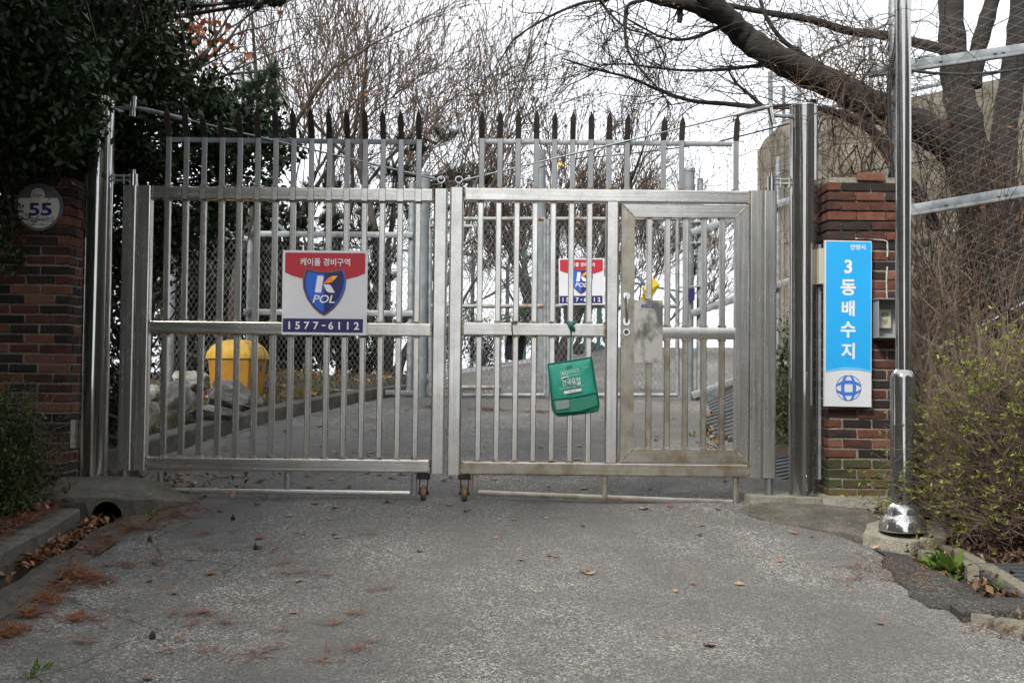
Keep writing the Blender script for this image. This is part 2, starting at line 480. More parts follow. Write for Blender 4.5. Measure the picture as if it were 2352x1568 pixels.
class MB:
    def __init__(s):
        s.v, s.f, s.m = [], [], []
        s.mi = 0
    def add(s, vs, fs):
        b = len(s.v)
        s.v += [Vector(x) for x in vs]
        for f in fs:
            s.f.append([b + i for i in f])
            s.m.append(s.mi)
        return s
    def box(s, c, size, rot=None):
        hx, hy, hz = (x / 2 for x in size)
        vs = [Vector((x, y, z)) for x in (-hx, hx) for y in (-hy, hy) for z in (-hz, hz)]
        if rot is not None:
            vs = [rot @ x for x in vs]
        return s.add([Vector(c) + x for x in vs], [(0, 1, 3, 2), (4, 6, 7, 5), (0, 4, 5, 1), (2, 3, 7, 6), (0, 2, 6, 4), (1, 5, 7, 3)])
    def bar(s, p0, p1, w, d, ch=0.006, up=(0, -1, 0), caps=True, n=2):
        """tube of rectangular section with rounded long edges; d is measured along 'up', w across"""
        p0, p1 = Vector(p0), Vector(p1)
        ax = (p1 - p0).normalized()
        b = Vector(up) - ax * ax.dot(Vector(up)); b.normalize()
        a = ax.cross(b)
        sec = []
        for sx, sy, a0 in ((1, 1, 0), (-1, 1, 90), (-1, -1, 180), (1, -1, 270)):
            for k in range(n + 1):
                t = R(a0 + 90 * k / n)
                sec.append((sx * (w / 2 - ch) + ch * math.cos(t), sy * (d / 2 - ch) + ch * math.sin(t)))
        k = len(sec)
        vs = [p0 + a * x + b * y for x, y in sec] + [p1 + a * x + b * y for x, y in sec]
        fs = [(i, (i + 1) % k, k + (i + 1) % k, k + i) for i in range(k)]
        if caps:
            fs += [tuple(range(k - 1, -1, -1)), tuple(range(k, 2 * k))]
        return s.add(vs, fs)
    def cyl(s, p0, p1, r, r1=None, n=16, caps=True):
        return s.tube([p0, p1], [r, r if r1 is None else r1], n, caps)
    def tube(s, pts, rad, n=10, caps=True):
        pts = [Vector(p) for p in pts]
        if isinstance(rad, (int, float)):
            rad = [rad] * len(pts)
        t = (pts[1] - pts[0]).normalized()
        a = t.orthogonal().normalized()
        vs, fs = [], []
        for i, p in enumerate(pts):
            if 0 < i < len(pts) - 1:
                t = (pts[i + 1] - pts[i - 1]).normalized()
            elif i:
                t = (pts[i] - pts[i - 1]).normalized()
            a = (a - t * a.dot(t)).normalized()
            b = t.cross(a)
            for k in range(n):
                w = 2 * math.pi * k / n
                vs.append(p + (a * math.cos(w) + b * math.sin(w)) * rad[i])
        for i in range(len(pts) - 1):
            for k in range(n):
                fs.append((i * n + k, i * n + (k + 1) % n, (i + 1) * n + (k + 1) % n, (i + 1) * n + k))
        if caps:
            fs += [tuple(range(n - 1, -1, -1)), tuple(range((len(pts) - 1) * n, len(pts) * n))]
        return s.add(vs, fs)
    def lathe(s, c, prof, n=40):
        """prof: list of (radius, z) above c"""
        c = Vector(c)
        vs, fs = [], []
        for r, z in prof:
            for k in range(n):
                w = 2 * math.pi * k / n
                vs.append(c + Vector((r * math.cos(w), r * math.sin(w), z)))
        for i in range(len(prof) - 1):
            for k in range(n):
                fs.append((i * n + k, i * n + (k + 1) % n, (i + 1) * n + (k + 1) % n, (i + 1) * n + k))
        fs += [tuple(range(n - 1, -1, -1)), tuple(range((len(prof) - 1) * n, len(prof) * n))]
        return s.add(vs, fs)
    def prism(s, pts, off):
        """polygon extruded by the vector off"""
        k = len(pts)
        off = Vector(off)
        vs = [Vector(p) for p in pts] + [Vector(p) + off for p in pts]
        return s.add(vs, [tuple(range(k)), tuple(range(2 * k - 1, k - 1, -1))] + [(i, k + i, k + (i + 1) % k, (i + 1) % k) for i in range(k)])
    def poly(s, pts):
        return s.add(pts, [tuple(range(len(pts)))])
    def build(s, name, mat, parent=None, sharp=38, base=False, **pr):
        mats = [mat] if isinstance(mat, str) else mat
        lo = Vector([min(v[i] for v in s.v) for i in range(3)])
        hi = Vector([max(v[i] for v in s.v) for i in range(3)])
        c = (lo + hi) / 2
        if parent is None:
            c.z = lo.z
        me = bpy.data.meshes.new(name)
        me.from_pydata([v - c for v in s.v], [], s.f)
        for x in mats:
            me.materials.append(MATS[x])
        if len(mats) > 1:
            me.polygons.foreach_set('material_index', s.m)
        me.polygons.foreach_set('use_smooth', [True] * len(me.polygons))
        me.set_sharp_from_angle(angle=R(sharp))
        me.update()
        return props(link(name, me, c, parent), **pr)

def seg_arrays(segs, sides=3):
    """independent little prisms for many twig segments at once; rows x0 y0 z0 x1 y1 z1 r0 r1"""
    A = np.asarray(segs, np.float64)
    p0, p1, r0, r1 = A[:, 0:3], A[:, 3:6], A[:, 6], A[:, 7]
    t = p1 - p0
    t /= np.maximum(np.linalg.norm(t, axis=1, keepdims=True), 1e-9)
    ref = np.where(np.abs(t[:, 2:3]) > 0.9, np.array([[1.0, 0, 0]]), np.array([[0, 0, 1.0]]))
    a = np.cross(t, ref); a /= np.linalg.norm(a, axis=1, keepdims=True)
    b = np.cross(t, a)
    n = len(A)
    V = np.empty((n, 2 * sides, 3))
    for k in range(sides):
        w = 2 * math.pi * k / sides
        o = a * math.cos(w) + b * math.sin(w)
        V[:, k] = p0 + o * r0[:, None]
        V[:, sides + k] = p1 + o * r1[:, None]
    base = (np.arange(n) * 2 * sides)[:, None]
    Fc = np.concatenate([np.stack([base[:, 0] + k, base[:, 0] + (k + 1) % sides, base[:, 0] + sides + (k + 1) % sides, base[:, 0] + sides + k], 1) for k in range(sides)])
    return V.reshape(-1, 3), Fc

def seg_obj(name, segs, mat, parent=None, sides=3, **pr):
    V, Fc = seg_arrays(segs, sides)
    return arr_obj(name, V, Fc, mat, parent, smooth=True, **pr)

def line_segs(pts, r, r1=None):
    out = []
    k = len(pts) - 1
    r1 = r if r1 is None else r1
    for i in range(k):
        a, b = pts[i], pts[i + 1]
        out.append((*a, *b, r + (r1 - r) * i / k, r + (r1 - r) * (i + 1) / k))
    return out

def leaf_arrays(C, size, jit=0.3, up=0.5, fold=0.25, width=0.42, rng=npr, D=None, drop=0.0):
    """leaf blades (6 points, 4 triangles) rooted at the points C"""
    n = len(C)
    d = rng.normal(size=(n, 3)) if D is None else D + rng.normal(size=(n, 3)) * jit
    d[:, 2] -= drop
    d /= np.linalg.norm(d, axis=1, keepdims=True)
    nn = rng.normal(size=(n, 3)); nn[:, 2] += up * 3
    s = np.cross(d, nn); s /= np.maximum(np.linalg.norm(s, axis=1, keepdims=True), 1e-6)
    nrm = np.cross(s, d)
    L = size * rng.uniform(1 - jit, 1 + jit, n)[:, None]
    w = L * width
    V = np.empty((n, 6, 3))
    V[:, 0] = C
    V[:, 1] = C + d * L * 0.45 + s * w * 0.5 + nrm * L * fold * 0.3
    V[:, 2] = C + d * L * 0.45 - s * w * 0.5 + nrm * L * fold * 0.3
    V[:, 3] = C + d * L * 0.5
    V[:, 4] = C + d * L * 0.8 + s * w * 0.0 + nrm * L * fold * 0.05
    V[:, 5] = C + d * L - nrm * L * 0.08
    b = (np.arange(n) * 6)[:, None]
    T = np.array([[0, 1, 3], [0, 3, 2], [1, 5, 3], [2, 3, 5]])
    Fc = (b[:, None, :] * 0 + b[:, :, None] + T[None]).reshape(-1, 3)
    return V.reshape(-1, 3), Fc

def needle_arrays(C, D, L, n_per, spread, thick, rng=npr):
    """tufts of needles at C pointing about D"""
    m = len(C)
    c = np.repeat(C, n_per, 0)
    d = np.repeat(D, n_per, 0) + rng.normal(size=(m * n_per, 3)) * spread
    d /= np.linalg.norm(d, axis=1, keepdims=True)
    c = c - np.repeat(D, n_per, 0) * rng.uniform(0, L * 0.8, (m * n_per, 1))
    s = np.cross(d, rng.normal(size=d.shape)); s /= np.linalg.norm(s, axis=1, keepdims=True)
    l = L * rng.uniform(0.7, 1.15, (m * n_per, 1))
    V = np.stack([c - s * thick, c + s * thick, c + d * l], 1).reshape(-1, 3)
    return V, np.arange(len(V)).reshape(-1, 3)

def ellipsoid_pts(c, r, n, shell=0.35, rng=npr):
    d = rng.normal(size=(n, 3)); d /= np.linalg.norm(d, axis=1, keepdims=True)
    k = rng.uniform(shell, 1, (n, 1)) ** 0.6
    return np.array(c) + d * k * np.array(r), d

def text(name, body, mat, parent, u, v, hpx, Y, bold=0.0, shear=0.0, xs=1.0, rot=0.62, align='CENTER', ref=None, extr=0.0005):
    """lettering laid flat on the plane at depth Y; hpx is the height of the letters in picture units"""
    cu = bpy.data.curves.new(name, 'FONT')
    cu.body = body
    cu.size = 1.0
    cu.offset = bold
    cu.shear = shear
    cu.resolution_u = 3
    cu.align_x = align
    cu.extrude = 0.0
    o = bpy.data.objects.new(name, cu)
    COL.objects.link(o)
    dg = bpy.context.evaluated_depsgraph_get()
    me = bpy.data.meshes.new_from_object(o.evaluated_get(dg))
    bpy.data.objects.remove(o)
    co = np.array([x.co for x in me.vertices])
    lo, hi = co[:, 1].min(), co[:, 1].max()
    sc = hpx / (hi - lo)
    cx = {'CENTER': (co[:, 0].min() + co[:, 0].max()) / 2, 'LEFT': co[:, 0].min(), 'RIGHT': co[:, 0].max()}[align]
    x = (co[:, 0] - cx) * sc * xs
    y = (co[:, 1] - (lo + hi) / 2) * sc
    c, s_ = math.cos(R(rot)), math.sin(R(rot))
    mb = MB()
    mb.v = [P(u + c * a + s_ * b, v - (c * b - s_ * a), Y) for a, b in zip(x, y)]
    mb.f = [list(p.vertices) for p in me.polygons]
    mb.m = [0] * len(mb.f)
    bpy.data.meshes.remove(me)
    return mb.build(name, mat, parent)

# ------------------------------------------------------------------ ground, road, kerbs
def XL(Y):      # left edge of the asphalt
    return np.interp(Y, [-30, 7.3, 7.8, 9.4, 11.2, 12.2, 13.5, 14.2, 16.6, 21.1, 24], [-2.3, -2.3, -2.6, -3.0, -2.6, -2.28, -1.7, -1.3, -1.05, 1.2, 2.6])
def XR(Y):
    return np.interp(Y, [-30, 6.6, 7.4, 7.9, 12, 16, 24], [2.22, 2.22, 1.75, 2.35, 2.1, 3.0, 6.5])

def ground_z(X, Y):
    z = zg(X, Y)
    d = XL(Y) - X
    left = np.clip((d - 0.30) / 0.06, 0, 1)
    z = z - 0.10 + left * 0.19
    z = z + np.where(left > 0, 0.04 * np.sin(X * 2.3 + Y) * np.clip(d - 0.5, 0, 1), 0)
    e = np.clip((X - XR(Y) - 0.02) / 0.08, 0, 1)
    z = z + e * 0.09
    st = np.clip((Y - 8.0) / 0.4, 0, 1)
    bank = st * 0.42 * np.maximum(0, X - 2.45 - 0.25 * np.clip(Y - 14, 0, 8))
    bank = np.minimum(bank, 2.6)
    z = z + bank * np.clip((26 - Y) / 6, 0, 1)
    far = np.clip((np.abs(X) - 14) / 30, 0, 1)
    unseen_hill = np.clip((np.abs(X) - (4.7 + 0.62 * np.clip(Y + 3, 0, None))) * 0.95, 0, 15) * np.clip((6 - Y) / 6, 0, 1) * np.clip((Y + 90) / 40, 0, 1)  # unseen slopes, shaped to darken what the polished steel mirrors
    return z + unseen_hill

xs = np.unique(np.concatenate([np.linspace(-400, -12, 12), np.linspace(-12, -4.2, 20), np.linspace(-4.2, 5.5, 140), np.linspace(5.5, 14, 25), np.linspace(14, 400, 12)]))
ys = np.unique(np.concatenate([np.linspace(-400, -12, 10), np.linspace(-12, 3.5, 22), np.linspace(3.5, 18, 150), np.linspace(18, 34, 40), np.linspace(34, 900, 14)]))
XX, YY = np.meshgrid(xs, ys)
ZZ = ground_z(XX, YY) + np.where((XX < XL(YY) - 0.3) | (XX > XR(YY) + 0.3), npr.normal(size=XX.shape) * 0.012, 0)
nx, ny = len(xs), len(ys)
idx = np.arange(nx * ny).reshape(ny, nx)
FF = np.stack([idx[:-1, :-1], idx[:-1, 1:], idx[1:, 1:], idx[1:, :-1]], -1).reshape(-1, 4)
arr_obj('ground', np.stack([XX, YY, ZZ], -1).reshape(-1, 3), FF, 'soil', base=(0, 0, 0), smooth=True, kind='structure')

def road_strip(name, y0, y1, ny, nx, mat, inset=0.0, lift=0.0, wob=0.03, fl=XL, fr=XR):
    ys = np.linspace(y0, y1, ny)
    ts = np.linspace(0, 1, nx)
    a = fl(ys) + inset + 0.02 * np.sin(ys * 9) + npr.normal(size=ny) * wob * 0.3
    b = fr(ys) - inset + wob * (np.sin(ys * 5.1 + 1) + np.sin(ys * 13.7)) + npr.normal(size=ny) * wob * 0.6
    Xr = a[:, None] * (1 - ts) + b[:, None] * ts
    Yr = np.repeat(ys[:, None], nx, 1)
    Zr = zg(Xr, Yr) + lift + 0.006 * np.sin(Xr * 2.1 + Yr * 1.3) + 0.004 * np.sin(Xr * 5.3 - Yr * 3.1)
    # crown falls to a ragged edge
    edge = np.minimum(ts, 1 - ts)
    Zr = Zr - 0.025 * np.clip(1 - edge / 0.03, 0, 1)
    id_ = np.arange(ny * nx).reshape(ny, nx)
    Fr = np.stack([id_[:-1, :-1], id_[:-1, 1:], id_[1:, 1:], id_[1:, :-1]], -1).reshape(-1, 4)
    return arr_obj(name, np.stack([Xr, Yr, Zr], -1).reshape(-1, 3), Fr, mat, base=(0, 0, 0), smooth=True, kind='structure')

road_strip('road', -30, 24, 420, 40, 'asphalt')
# darker old layer showing along the broken right edge and the left edge
def road_z(x, y):
    return float(zg(np.float64(x), np.float64(y))) + 0.006 * math.sin(x * 2.1 + y * 1.3) + 0.004 * math.sin(x * 5.3 - y * 3.1)

def slab_patch(name, outline, top, thick, mat, parent=None, jag=0.02, **pr):
    """an irregular slab lying on the slope; outline in (x, y)"""
    pts = []
    k = len(outline)
    for i in range(k):
        a, b = Vector((*outline[i], 0)), Vector((*outline[(i + 1) % k], 0))
        m = max(1, int((b - a).length / 0.09))
        for j in range(m):
            q = a.lerp(b, j / m)
            q.x += rnd.uniform(-jag, jag); q.y += rnd.uniform(-jag, jag)
            pts.append(q)
    c = sum(pts, Vector()) / len(pts)
    mb = MB()
    n = len(pts)
    z = lambda q, h: Vector((q.x, q.y, road_z(q.x, q.y) + h))
    lo = [z(q, top - thick) for q in pts]
    mid = [z(q, top - 0.012 + rnd.uniform(-0.004, 0.004)) for q in pts]
    inn = [z(c.lerp(q, 0.94), top + rnd.uniform(-0.003, 0.003)) for q in pts]
    vs = lo + mid + inn + [z(c, top)]
    fs = []
    for i in range(n):
        j = (i + 1) % n
        fs += [(i, j, n + j, n + i), (n + i, n + j, 2 * n + j, 2 * n + i), (2 * n + i, 2 * n + j, 3 * n)]
    mb.add(vs, fs)
    return mb.build(name, mat, parent, **pr)

def GX(u, v):
    p = Gp(u, v)
    return (p.x, p.y)
slab_patch('road_patch', [GX(2010, 1262), GX(2085, 1275), GX(2190, 1330), GX(2255, 1380), GX(2225, 1402), GX(2130, 1392), GX(2080, 1350), GX(2040, 1310)], 0.014, 0.08, 'asphalt_old', kind='structure', jag=0.03)


slab_patch('broken_asphalt_slab', [GX(2178, 1398), GX(2300, 1392), GX(2420, 1400), GX(2420, 1428), GX(2330, 1425), GX(2215, 1424)], 0.045, 0.09, 'asphalt_old', jag=0.02, label='dark broken slab of asphalt loose at the right road edge', cat='asphalt slab')

def kerb_run(name, line, w, h, mat, base=-0.12, **pr):
    """kerb: rectangular run along a polyline (x, y), its right face on the line"""
    mb = MB()
    rows = []
    for i, (x, y) in enumerate(line):
        a = Vector(line[max(0, i - 1)]); b = Vector(line[min(len(line) - 1, i + 1)])
        t = (b - a).normalized(); n_ = Vector((-t.y, t.x))
        q = Vector((x, y)) + n_ * w
        z0 = road_z(x, y)
        jz = rnd.uniform(-0.006, 0.006)
        rows += [Vector((x, y, z0 + base)), Vector((x + rnd.uniform(-.004, .004), y, z0 + h - 0.012 + jz)), Vector((x + n_.x * .014, y + n_.y * .014, z0 + h + jz)), Vector((q.x, q.y, z0 + h + jz)), Vector((q.x, q.y, z0 + base))]
    fs = []
    for i in range(len(line) - 1):
        for k in range(4):
            fs.append((i * 5 + k, i * 5 + k + 1, i * 5 + 6 + k, i * 5 + 5 + k))
    fs += [(0, 1, 2, 3, 4), tuple(5 * (len(line) - 1) + k for k in (4, 3, 2, 1, 0))]
    mb.add(rows, fs)
    return mb.build(name, mat, **pr)

yy = [y for y in np.arange(-6, 6.7, 0.3)] + [6.88]
kerb_run('kerb', [(-2.60, y) for y in yy], 0.27, 0.105, 'concrete_kerb', kind='structure')
# concrete channel strip between the kerb and the asphalt
road_strip('gutter', -6, 7.35, 60, 4, 'concrete_kerb', 0, 0.006, 0.0, fl=lambda y: y * 0 - 2.50, fr=lambda y: y * 0 - 2.285)
inner = [(-3.4, 8.0), (-3.3, 8.7), (-3.02, 9.46), (-2.82, 10.3), (-2.59, 11.17), (-2.29, 12.2), (-1.99, 12.85), (-1.69, 13.5), (-1.25, 14.1)]
kerb_run('kerb', inner, 0.18, 0.12, 'concrete_kerb', kind='structure')
# stone slabs beside the inner kerb, and ribbed pale channel at the crest
mb = MB()
a, b = Gp(1000, 869), Gp(1330, 816)
wv = Vector((-0.35, 0.28, 0))
for k in range(28):
    p, q = a.lerp(b, k / 28), a.lerp(b, (k + 0.8) / 28)
    mb.prism([p + Vector((0, 0, .012)), q + Vector((0, 0, .012)), q + wv + Vector((0, 0, .03)), p + wv + Vector((0, 0, .03))], (0, 0, -.03))
mb.build('drain_cover', 'grate_pale', label='pale ribbed drain channel running up to the crest of the road', cat='drain cover')

def ribbed_panel(c, ex, ey, n, name, label, mat='grate_grey'):
    t = empty(name, c, label, 'drain cover')
    mb = MB()
    up = ex.cross(ey).normalized()
    if up.z < 0: up = -up
    mb.prism([c - ex - ey, c + ex - ey, c + ex + ey, c - ex + ey], -up * 0.02)
    mb.build('plate', mat, t)
    for k in range(n):
        f = -0.92 + 1.84 * k / (n - 1)
        MB().bar(c + ey * f - ex * 0.98 + up * 0.004, c + ey * f + ex * 0.98 + up * 0.004, 0.018, 0.014, 0.003, up=up).build('rib', mat, t)
    return t
# drain covers among the leaves on the right and inside the gate
def onroad(x, y, h): return Vector((x, y, road_z(x, y) + h))
ribbed_panel(onroad(2.62, 5.7, 0.02), Vector((0.16, 0, 0)), Vector((0, 0.45, 0.045)), 12, 'drain_cover', 'dark ribbed drain cover half under dry leaves right of the road')
ribbed_panel(onroad(2.70, 7.2, 0.03), Vector((0.2, 0, 0.02)), Vector((0, 0.4, 0.04)), 10, 'drain_cover', 'dark ribbed drain cover beside the footing of the tall steel pole')
ribbed_panel(P(1672, 975, 11.0) , Vector((0.17, -0.10, 0.06)), Vector((0.05, 0.42, 0.12)), 8, 'drain_cover', 'dark ribbed drain cover behind the wicket door, nearer one')
ribbed_panel(P(1685, 925, 12.2), Vector((0.22, -0.02, 0.10)), Vector((0.0, 0.40, 0.10)), 8, 'drain_cover', 'dark ribbed drain cover behind the wicket door, farther one')
ribbed_panel(P(1798, 1075, 9.0), Vector((0.25, 0, 0.05)), Vector((0.0, 0.35, 0.05)), 7, 'drain_cover', 'dark ribbed drain cover seen between gate edge and right steel post')

# ------------------------------------------------------------------ concrete round the posts
G = 7.76
# left apron with the round culvert mouth
def apron_left():
    t = empty('culvert', G1(-2.6, 7.3), 'grey concrete apron with a round drain mouth under left steel post', 'culvert')
    cx = Gp(256, 1182, 0.02)
    yF = 7.12
    def q(u, h):   # point on the apron's front at picture x u, height h above the road
        yy_ = yF + max(0, (u - 300) / 150) * 0.46
        X = (u - 1176) / F * yy_
        return Vector((X, yy_, road_z(X, yy_) + h))
    cxx = (254 - 1176) / F * yF
    zc = road_z(cxx, yF) - 0.01
    r = 0.098
    arch = [Vector((cxx + r * 1.02 * math.cos(a), yF, zc + r * 1.15 * math.sin(a))) for a in np.linspace(math.pi, 0, 15)]
    top = [q(450, 0.008), q(400, 0.05), q(350, 0.09), q(300, 0.115), q(255, 0.128), q(200, 0.125), q(140, 0.12), q(78, 0.115)]
    front = [q(78, -0.1), Vector((cxx - r * 1.02, yF, zc - 0.1))] + arch + [Vector((cxx + r * 1.02, yF, zc - 0.1)), q(450, -0.1)] + top
    back = [Vector((p.x * 1.01, 7.68, p.z + 0.085 * (7.68 - p.y) / 0.56 + rnd.uniform(-.004, .004))) for p in top]
    mb = MB()
    n0 = len(front)
    k = len(top)
    mb.add(front + back, [tuple(range(n0))] + [(n0 - k + i, n0 - k + i + 1, n0 + i + 1, n0 + i) for i in range(k - 1)] + [tuple(range(n0 + k - 1, n0 - 1, -1)) ])
    mb.build('apron', 'concrete_apron', t, sharp=50)
    pts = []
    mb = MB()
    A = [Vector((cxx + r * math.cos(a), yF + 0.012, zc + r * 1.13 * math.sin(a))) for a in np.linspace(-math.pi, math.pi, 25)[:-1]]
    B = [p + Vector((0, 0.5, 0.05)) for p in A]
    m_ = len(A)
    mb.add(A + B, [(i, (i + 1) % m_, m_ + (i + 1) % m_, m_ + i) for i in range(m_)] + [tuple(range(m_, 2 * m_))])
    mb.build('pipe', 'black_rubber', t)
    return t
apron_left()
MB().prism([P(158, 1119, 7.62), P(330, 1121, 7.62), P(332, 1150, 7.62), P(150, 1150, 7.62)], (0, 0.5, 0)).build('post_footing', 'concrete_kerb', label='low concrete strip under the left steel post', cat='footing')
# right apron
def rough_slab(name, pts, mat, depth=0.14, rings=4, amp=0.008, **pr):
    """lumpy hand-laid concrete: outline points on or above the road, raised a little inside"""
    out = []
    k = len(pts)
    for i in range(k):
        a, b = pts[i], pts[(i + 1) % k]
        m_ = max(1, int((b - a).length / 0.05))
        for j in range(m_):
            q = a.lerp(b, j / m_)
            out.append(q + Vector((rnd.gauss(0, .009), rnd.gauss(0, .009), rnd.gauss(0, .003))))
    c = sum(out, Vector()) / len(out)
    n_ = len(out)
    vs_ = [p - Vector((0, 0, depth)) for p in out]
    for r_ in range(rings):
        f = 1 - r_ / rings
        vs_ += [c + (p - c) * f + Vector((0, 0, (0.004 + 0.012 * (1 - f)) + rnd.gauss(0, amp * 0.5) if r_ else 0)) for p in out]
    vs_.append(c + Vector((0, 0, 0.014)))
    fs_ = []
    for r_ in range(rings):
        for i in range(n_):
            j = (i + 1) % n_
            fs_.append((r_ * n_ + i, r_ * n_ + j, (r_ + 1) * n_ + j, (r_ + 1) * n_ + i))
    fs_ += [(rings * n_ + i, rings * n_ + (i + 1) % n_, (rings + 1) * n_) for i in range(n_)]
    mb = MB(); mb.add(vs_, fs_)
    return mb.build(name, mat, sharp=50, **pr)
o_ = [(1692, 1172), (1735, 1186), (1850, 1210), (1985, 1232), (2062, 1240), (2075, 1205), (1985, 1168), (1890, 1158), (1735, 1150)]
hh = [0.0, 0.006, 0.012, 0.012, 0.012, 0.04, 0.06, 0.055, 0.04]
rough_slab('apron', [Gp(u, v, h) for (u, v), h in zip(o_, hh)], 'concrete_apron', kind='structure')
MB().prism([P(1728, 1141, 7.6), P(1888, 1143, 7.6), P(1888, 1172, 7.6), P(1718, 1172, 7.6)], (0, 0.45, 0)).build('post_footing', 'concrete_light', label='low mottled concrete block under the right steel post', cat='footing')
MB().prism([P(1890, 1140, 7.58), P(2072, 1142, 7.58), P(2085, 1235, 7.5), P(1892, 1180, 7.5)], (0, 0.55, 0)).build('pillar_footing', 'concrete_light', label='mossy concrete footing beneath the right brick pillar', cat='footing')

# ------------------------------------------------------------------ brick pillars
BR = {}
def brick_mesh(kind, mat):
    key = (kind, mat, rnd.randrange(6))
    if key not in BR:
        w, d, h = {'S': (0.187, 0.088, 0.0545), 'H': (0.087, 0.188, 0.0545), 'Y': (0.088, 0.187, 0.0545), 'Q': (0.088, 0.087, 0.0545)}[kind]
        me = bpy.data.meshes.new('brick')
        c = 0.004
        vs, fs = [], []
        for sz in (-1, 1):
            for k, (ix, iy) in enumerate(((1, 1), (-1, 1), (-1, -1), (1, -1))):
                j = lambda: rnd.uniform(-0.0035, 0.0035)
                vs.append((ix * (w / 2) + j(), iy * (d / 2) + j(), sz * (h / 2 - c) + j()))
            for k, (ix, iy) in enumerate(((1, 1), (-1, 1), (-1, -1), (1, -1))):
                vs.append((ix * (w / 2 - c), iy * (d / 2 - c), sz * h / 2 + rnd.uniform(-.001, .001)))
        for k in range(4):
            n_ = (k + 1) % 4
            fs += [(k, n_, 8 + n_, 8 + k), (8 + k, 8 + n_, 12 + n_, 12 + k), (4 + k, 4 + n_, n_, k)]
        fs += [(12, 13, 14, 15), (7, 6, 5, 4)]
        me.from_pydata(vs, [], fs)
        me.materials.append(MATS[mat])
        BR[key] = me
    return BR[key]

def pillar(x_in, yf, z0, courses, sgn, label, mossy=0, ragged=False, group=None):
    """x_in: corner beside the gate; sgn = +1 if the pillar runs to +X from it"""
    t = empty('brick_pillar', (x_in + sgn * 0.245, yf + 0.2, z0), label, 'pillar', group)
    mb = MB()
    hgt = courses * 0.067
    mb.box((x_in + sgn * 0.245, yf + 0.195, z0 + hgt / 2 - 0.03), (0.49 - 0.017, 0.39 - 0.017, hgt - 0.02))
    mb.build('mortar', 'mortar', t)
    for c in range(courses):
        z = z0 + 0.0285 + 0.067 * c
        out = 0.012 if c >= courses - 7 else 0.0
        rows = []
        if c % 2 == 0:
            rows += [('S', 0.095, 0.045), ('S', 0.295, 0.045), ('H', 0.445, 0.095)]
            rows += [('Y', 0.045, 0.195), ('Q', 0.045, 0.345), ('S', 0.295, 0.345)]
        else:
            rows += [('H', 0.045, 0.095), ('S', 0.195, 0.045), ('S', 0.395, 0.045)]
            rows += [('Y', 0.045, 0.295), ('S', 0.295, 0.345)]
        for kd, bx, by in rows:
            if ragged and c == courses - 1 and (bx < 0.15 or bx > 0.42 or by > 0.2):
                continue
            if ragged and c == courses - 2 and bx > 0.42:
                continue
            mat = 'brick_mossy' if c < mossy else 'brick'
            me = brick_mesh(kd, mat)
            jx, jy = rnd.uniform(-.002, .002), rnd.uniform(-.004, .002)
            o = link('brick', me, (x_in + sgn * (bx - out) + jx, yf + by + jy - out, z + rnd.uniform(-.0015, .0015)), t, (0, rnd.uniform(-.006, .006), rnd.uniform(-.012, .012)))
    return t
zr = P(1985, 1143, 7.66).z
prt = pillar(P(1903, 760, 7.66).x, 7.66, zr, 33, 1, 'brick pillar at the right with blue sign and mossy lower courses', 4, True, 'brick gate pillars')
zl = P(80, 1128, 7.70).z
pl = pillar(P(155, 760, 7.70).x, 7.70, zl, 32, -1, 'shaded brick pillar at the left behind the round house number plate', 1, False, 'brick gate pillars')
MB().box((P(155, 760, 7.7).x - 0.28, 7.86, zl - 0.09), (0.62, 0.42, 0.18)).build('pillar_footing', 'concrete_kerb', label='dark concrete footing beneath the left brick pillar', cat='footing')

# ------------------------------------------------------------------ steel gate posts
def gate_post(u, vt, vb, label):
    top, bot = P(u, vt, G), P(u, vb, G)
    X = P(u, (vt + vb) / 2, G).x
    r = 0.0955
    h = top.z - bot.z
    t = empty('gate_post', (X, G, bot.z), label, 'gate post', 'steel gate posts')
    MB().lathe((X, G, bot.z), [(r, 0), (r, h)], 64).build('shaft', 'steel_polished', t)
    MB().lathe((X, G, top.z), [(r + .004, -0.006), (r + .004, 0.002), (r * 0.8, 0.016), (r * 0.4, 0.024), (0.004, 0.027)], 48).build('cap', 'steel_mirror', t)
    return t, X, top.z
lp, LX, LZ = gate_post(222, 226, 1122, 'tall polished steel post at the left gate hinge, half under leaves')
rp, RX, RZ = gate_post(1845, 246, 1143, 'tall polished steel post between right gate hinge and brick pillar')
# thin grey angle strip and conduit boxes on the posts
MB().box(P(1878, 830, 7.72) + Vector((0.012, 0, 0)), (0.018, 0.018, 1.6)).build('edge_strip', 'galvanised', rp)
MB().box(P(1887, 612, 7.68), (0.05, 0.06, 0.24)).build('sign_bracket', 'box_cream', prt, label='small pale bracket at the pillar corner')
MB().box(P(170, 996, 7.72), (0.03, 0.05, 0.19)).build('wall_box', 'box_cream', pl, label='small pale plate at the pillar corner')

# ------------------------------------------------------------------ the gate
def gz(v, u): return P(u, v, G).z
def gx(u, v): return P(u, v, G).x
Y0 = G
TOPZ, MIDZ, BOTZ = gz(447, 690), gz(755, 690), gz(1067, 690)
RH = 0.088

def weldbox(mb, x, z, w=0.046):
    mb.box((x, Y0, z), (w + 0.003, 0.05, 0.017))

def picket(t, x, z0, z1, mat='steel_upright'):
    mb = MB()
    mb.bar((x, Y0, z0), (x, Y0, z1), 0.039, 0.04, 0.005)
    mb.mi = 1
    weldbox(mb, x, z0 + 0.005)
    weldbox(mb, x, z1 - 0.005)
    return mb.build('picket', [mat, 'weld'], t, sharp=14)

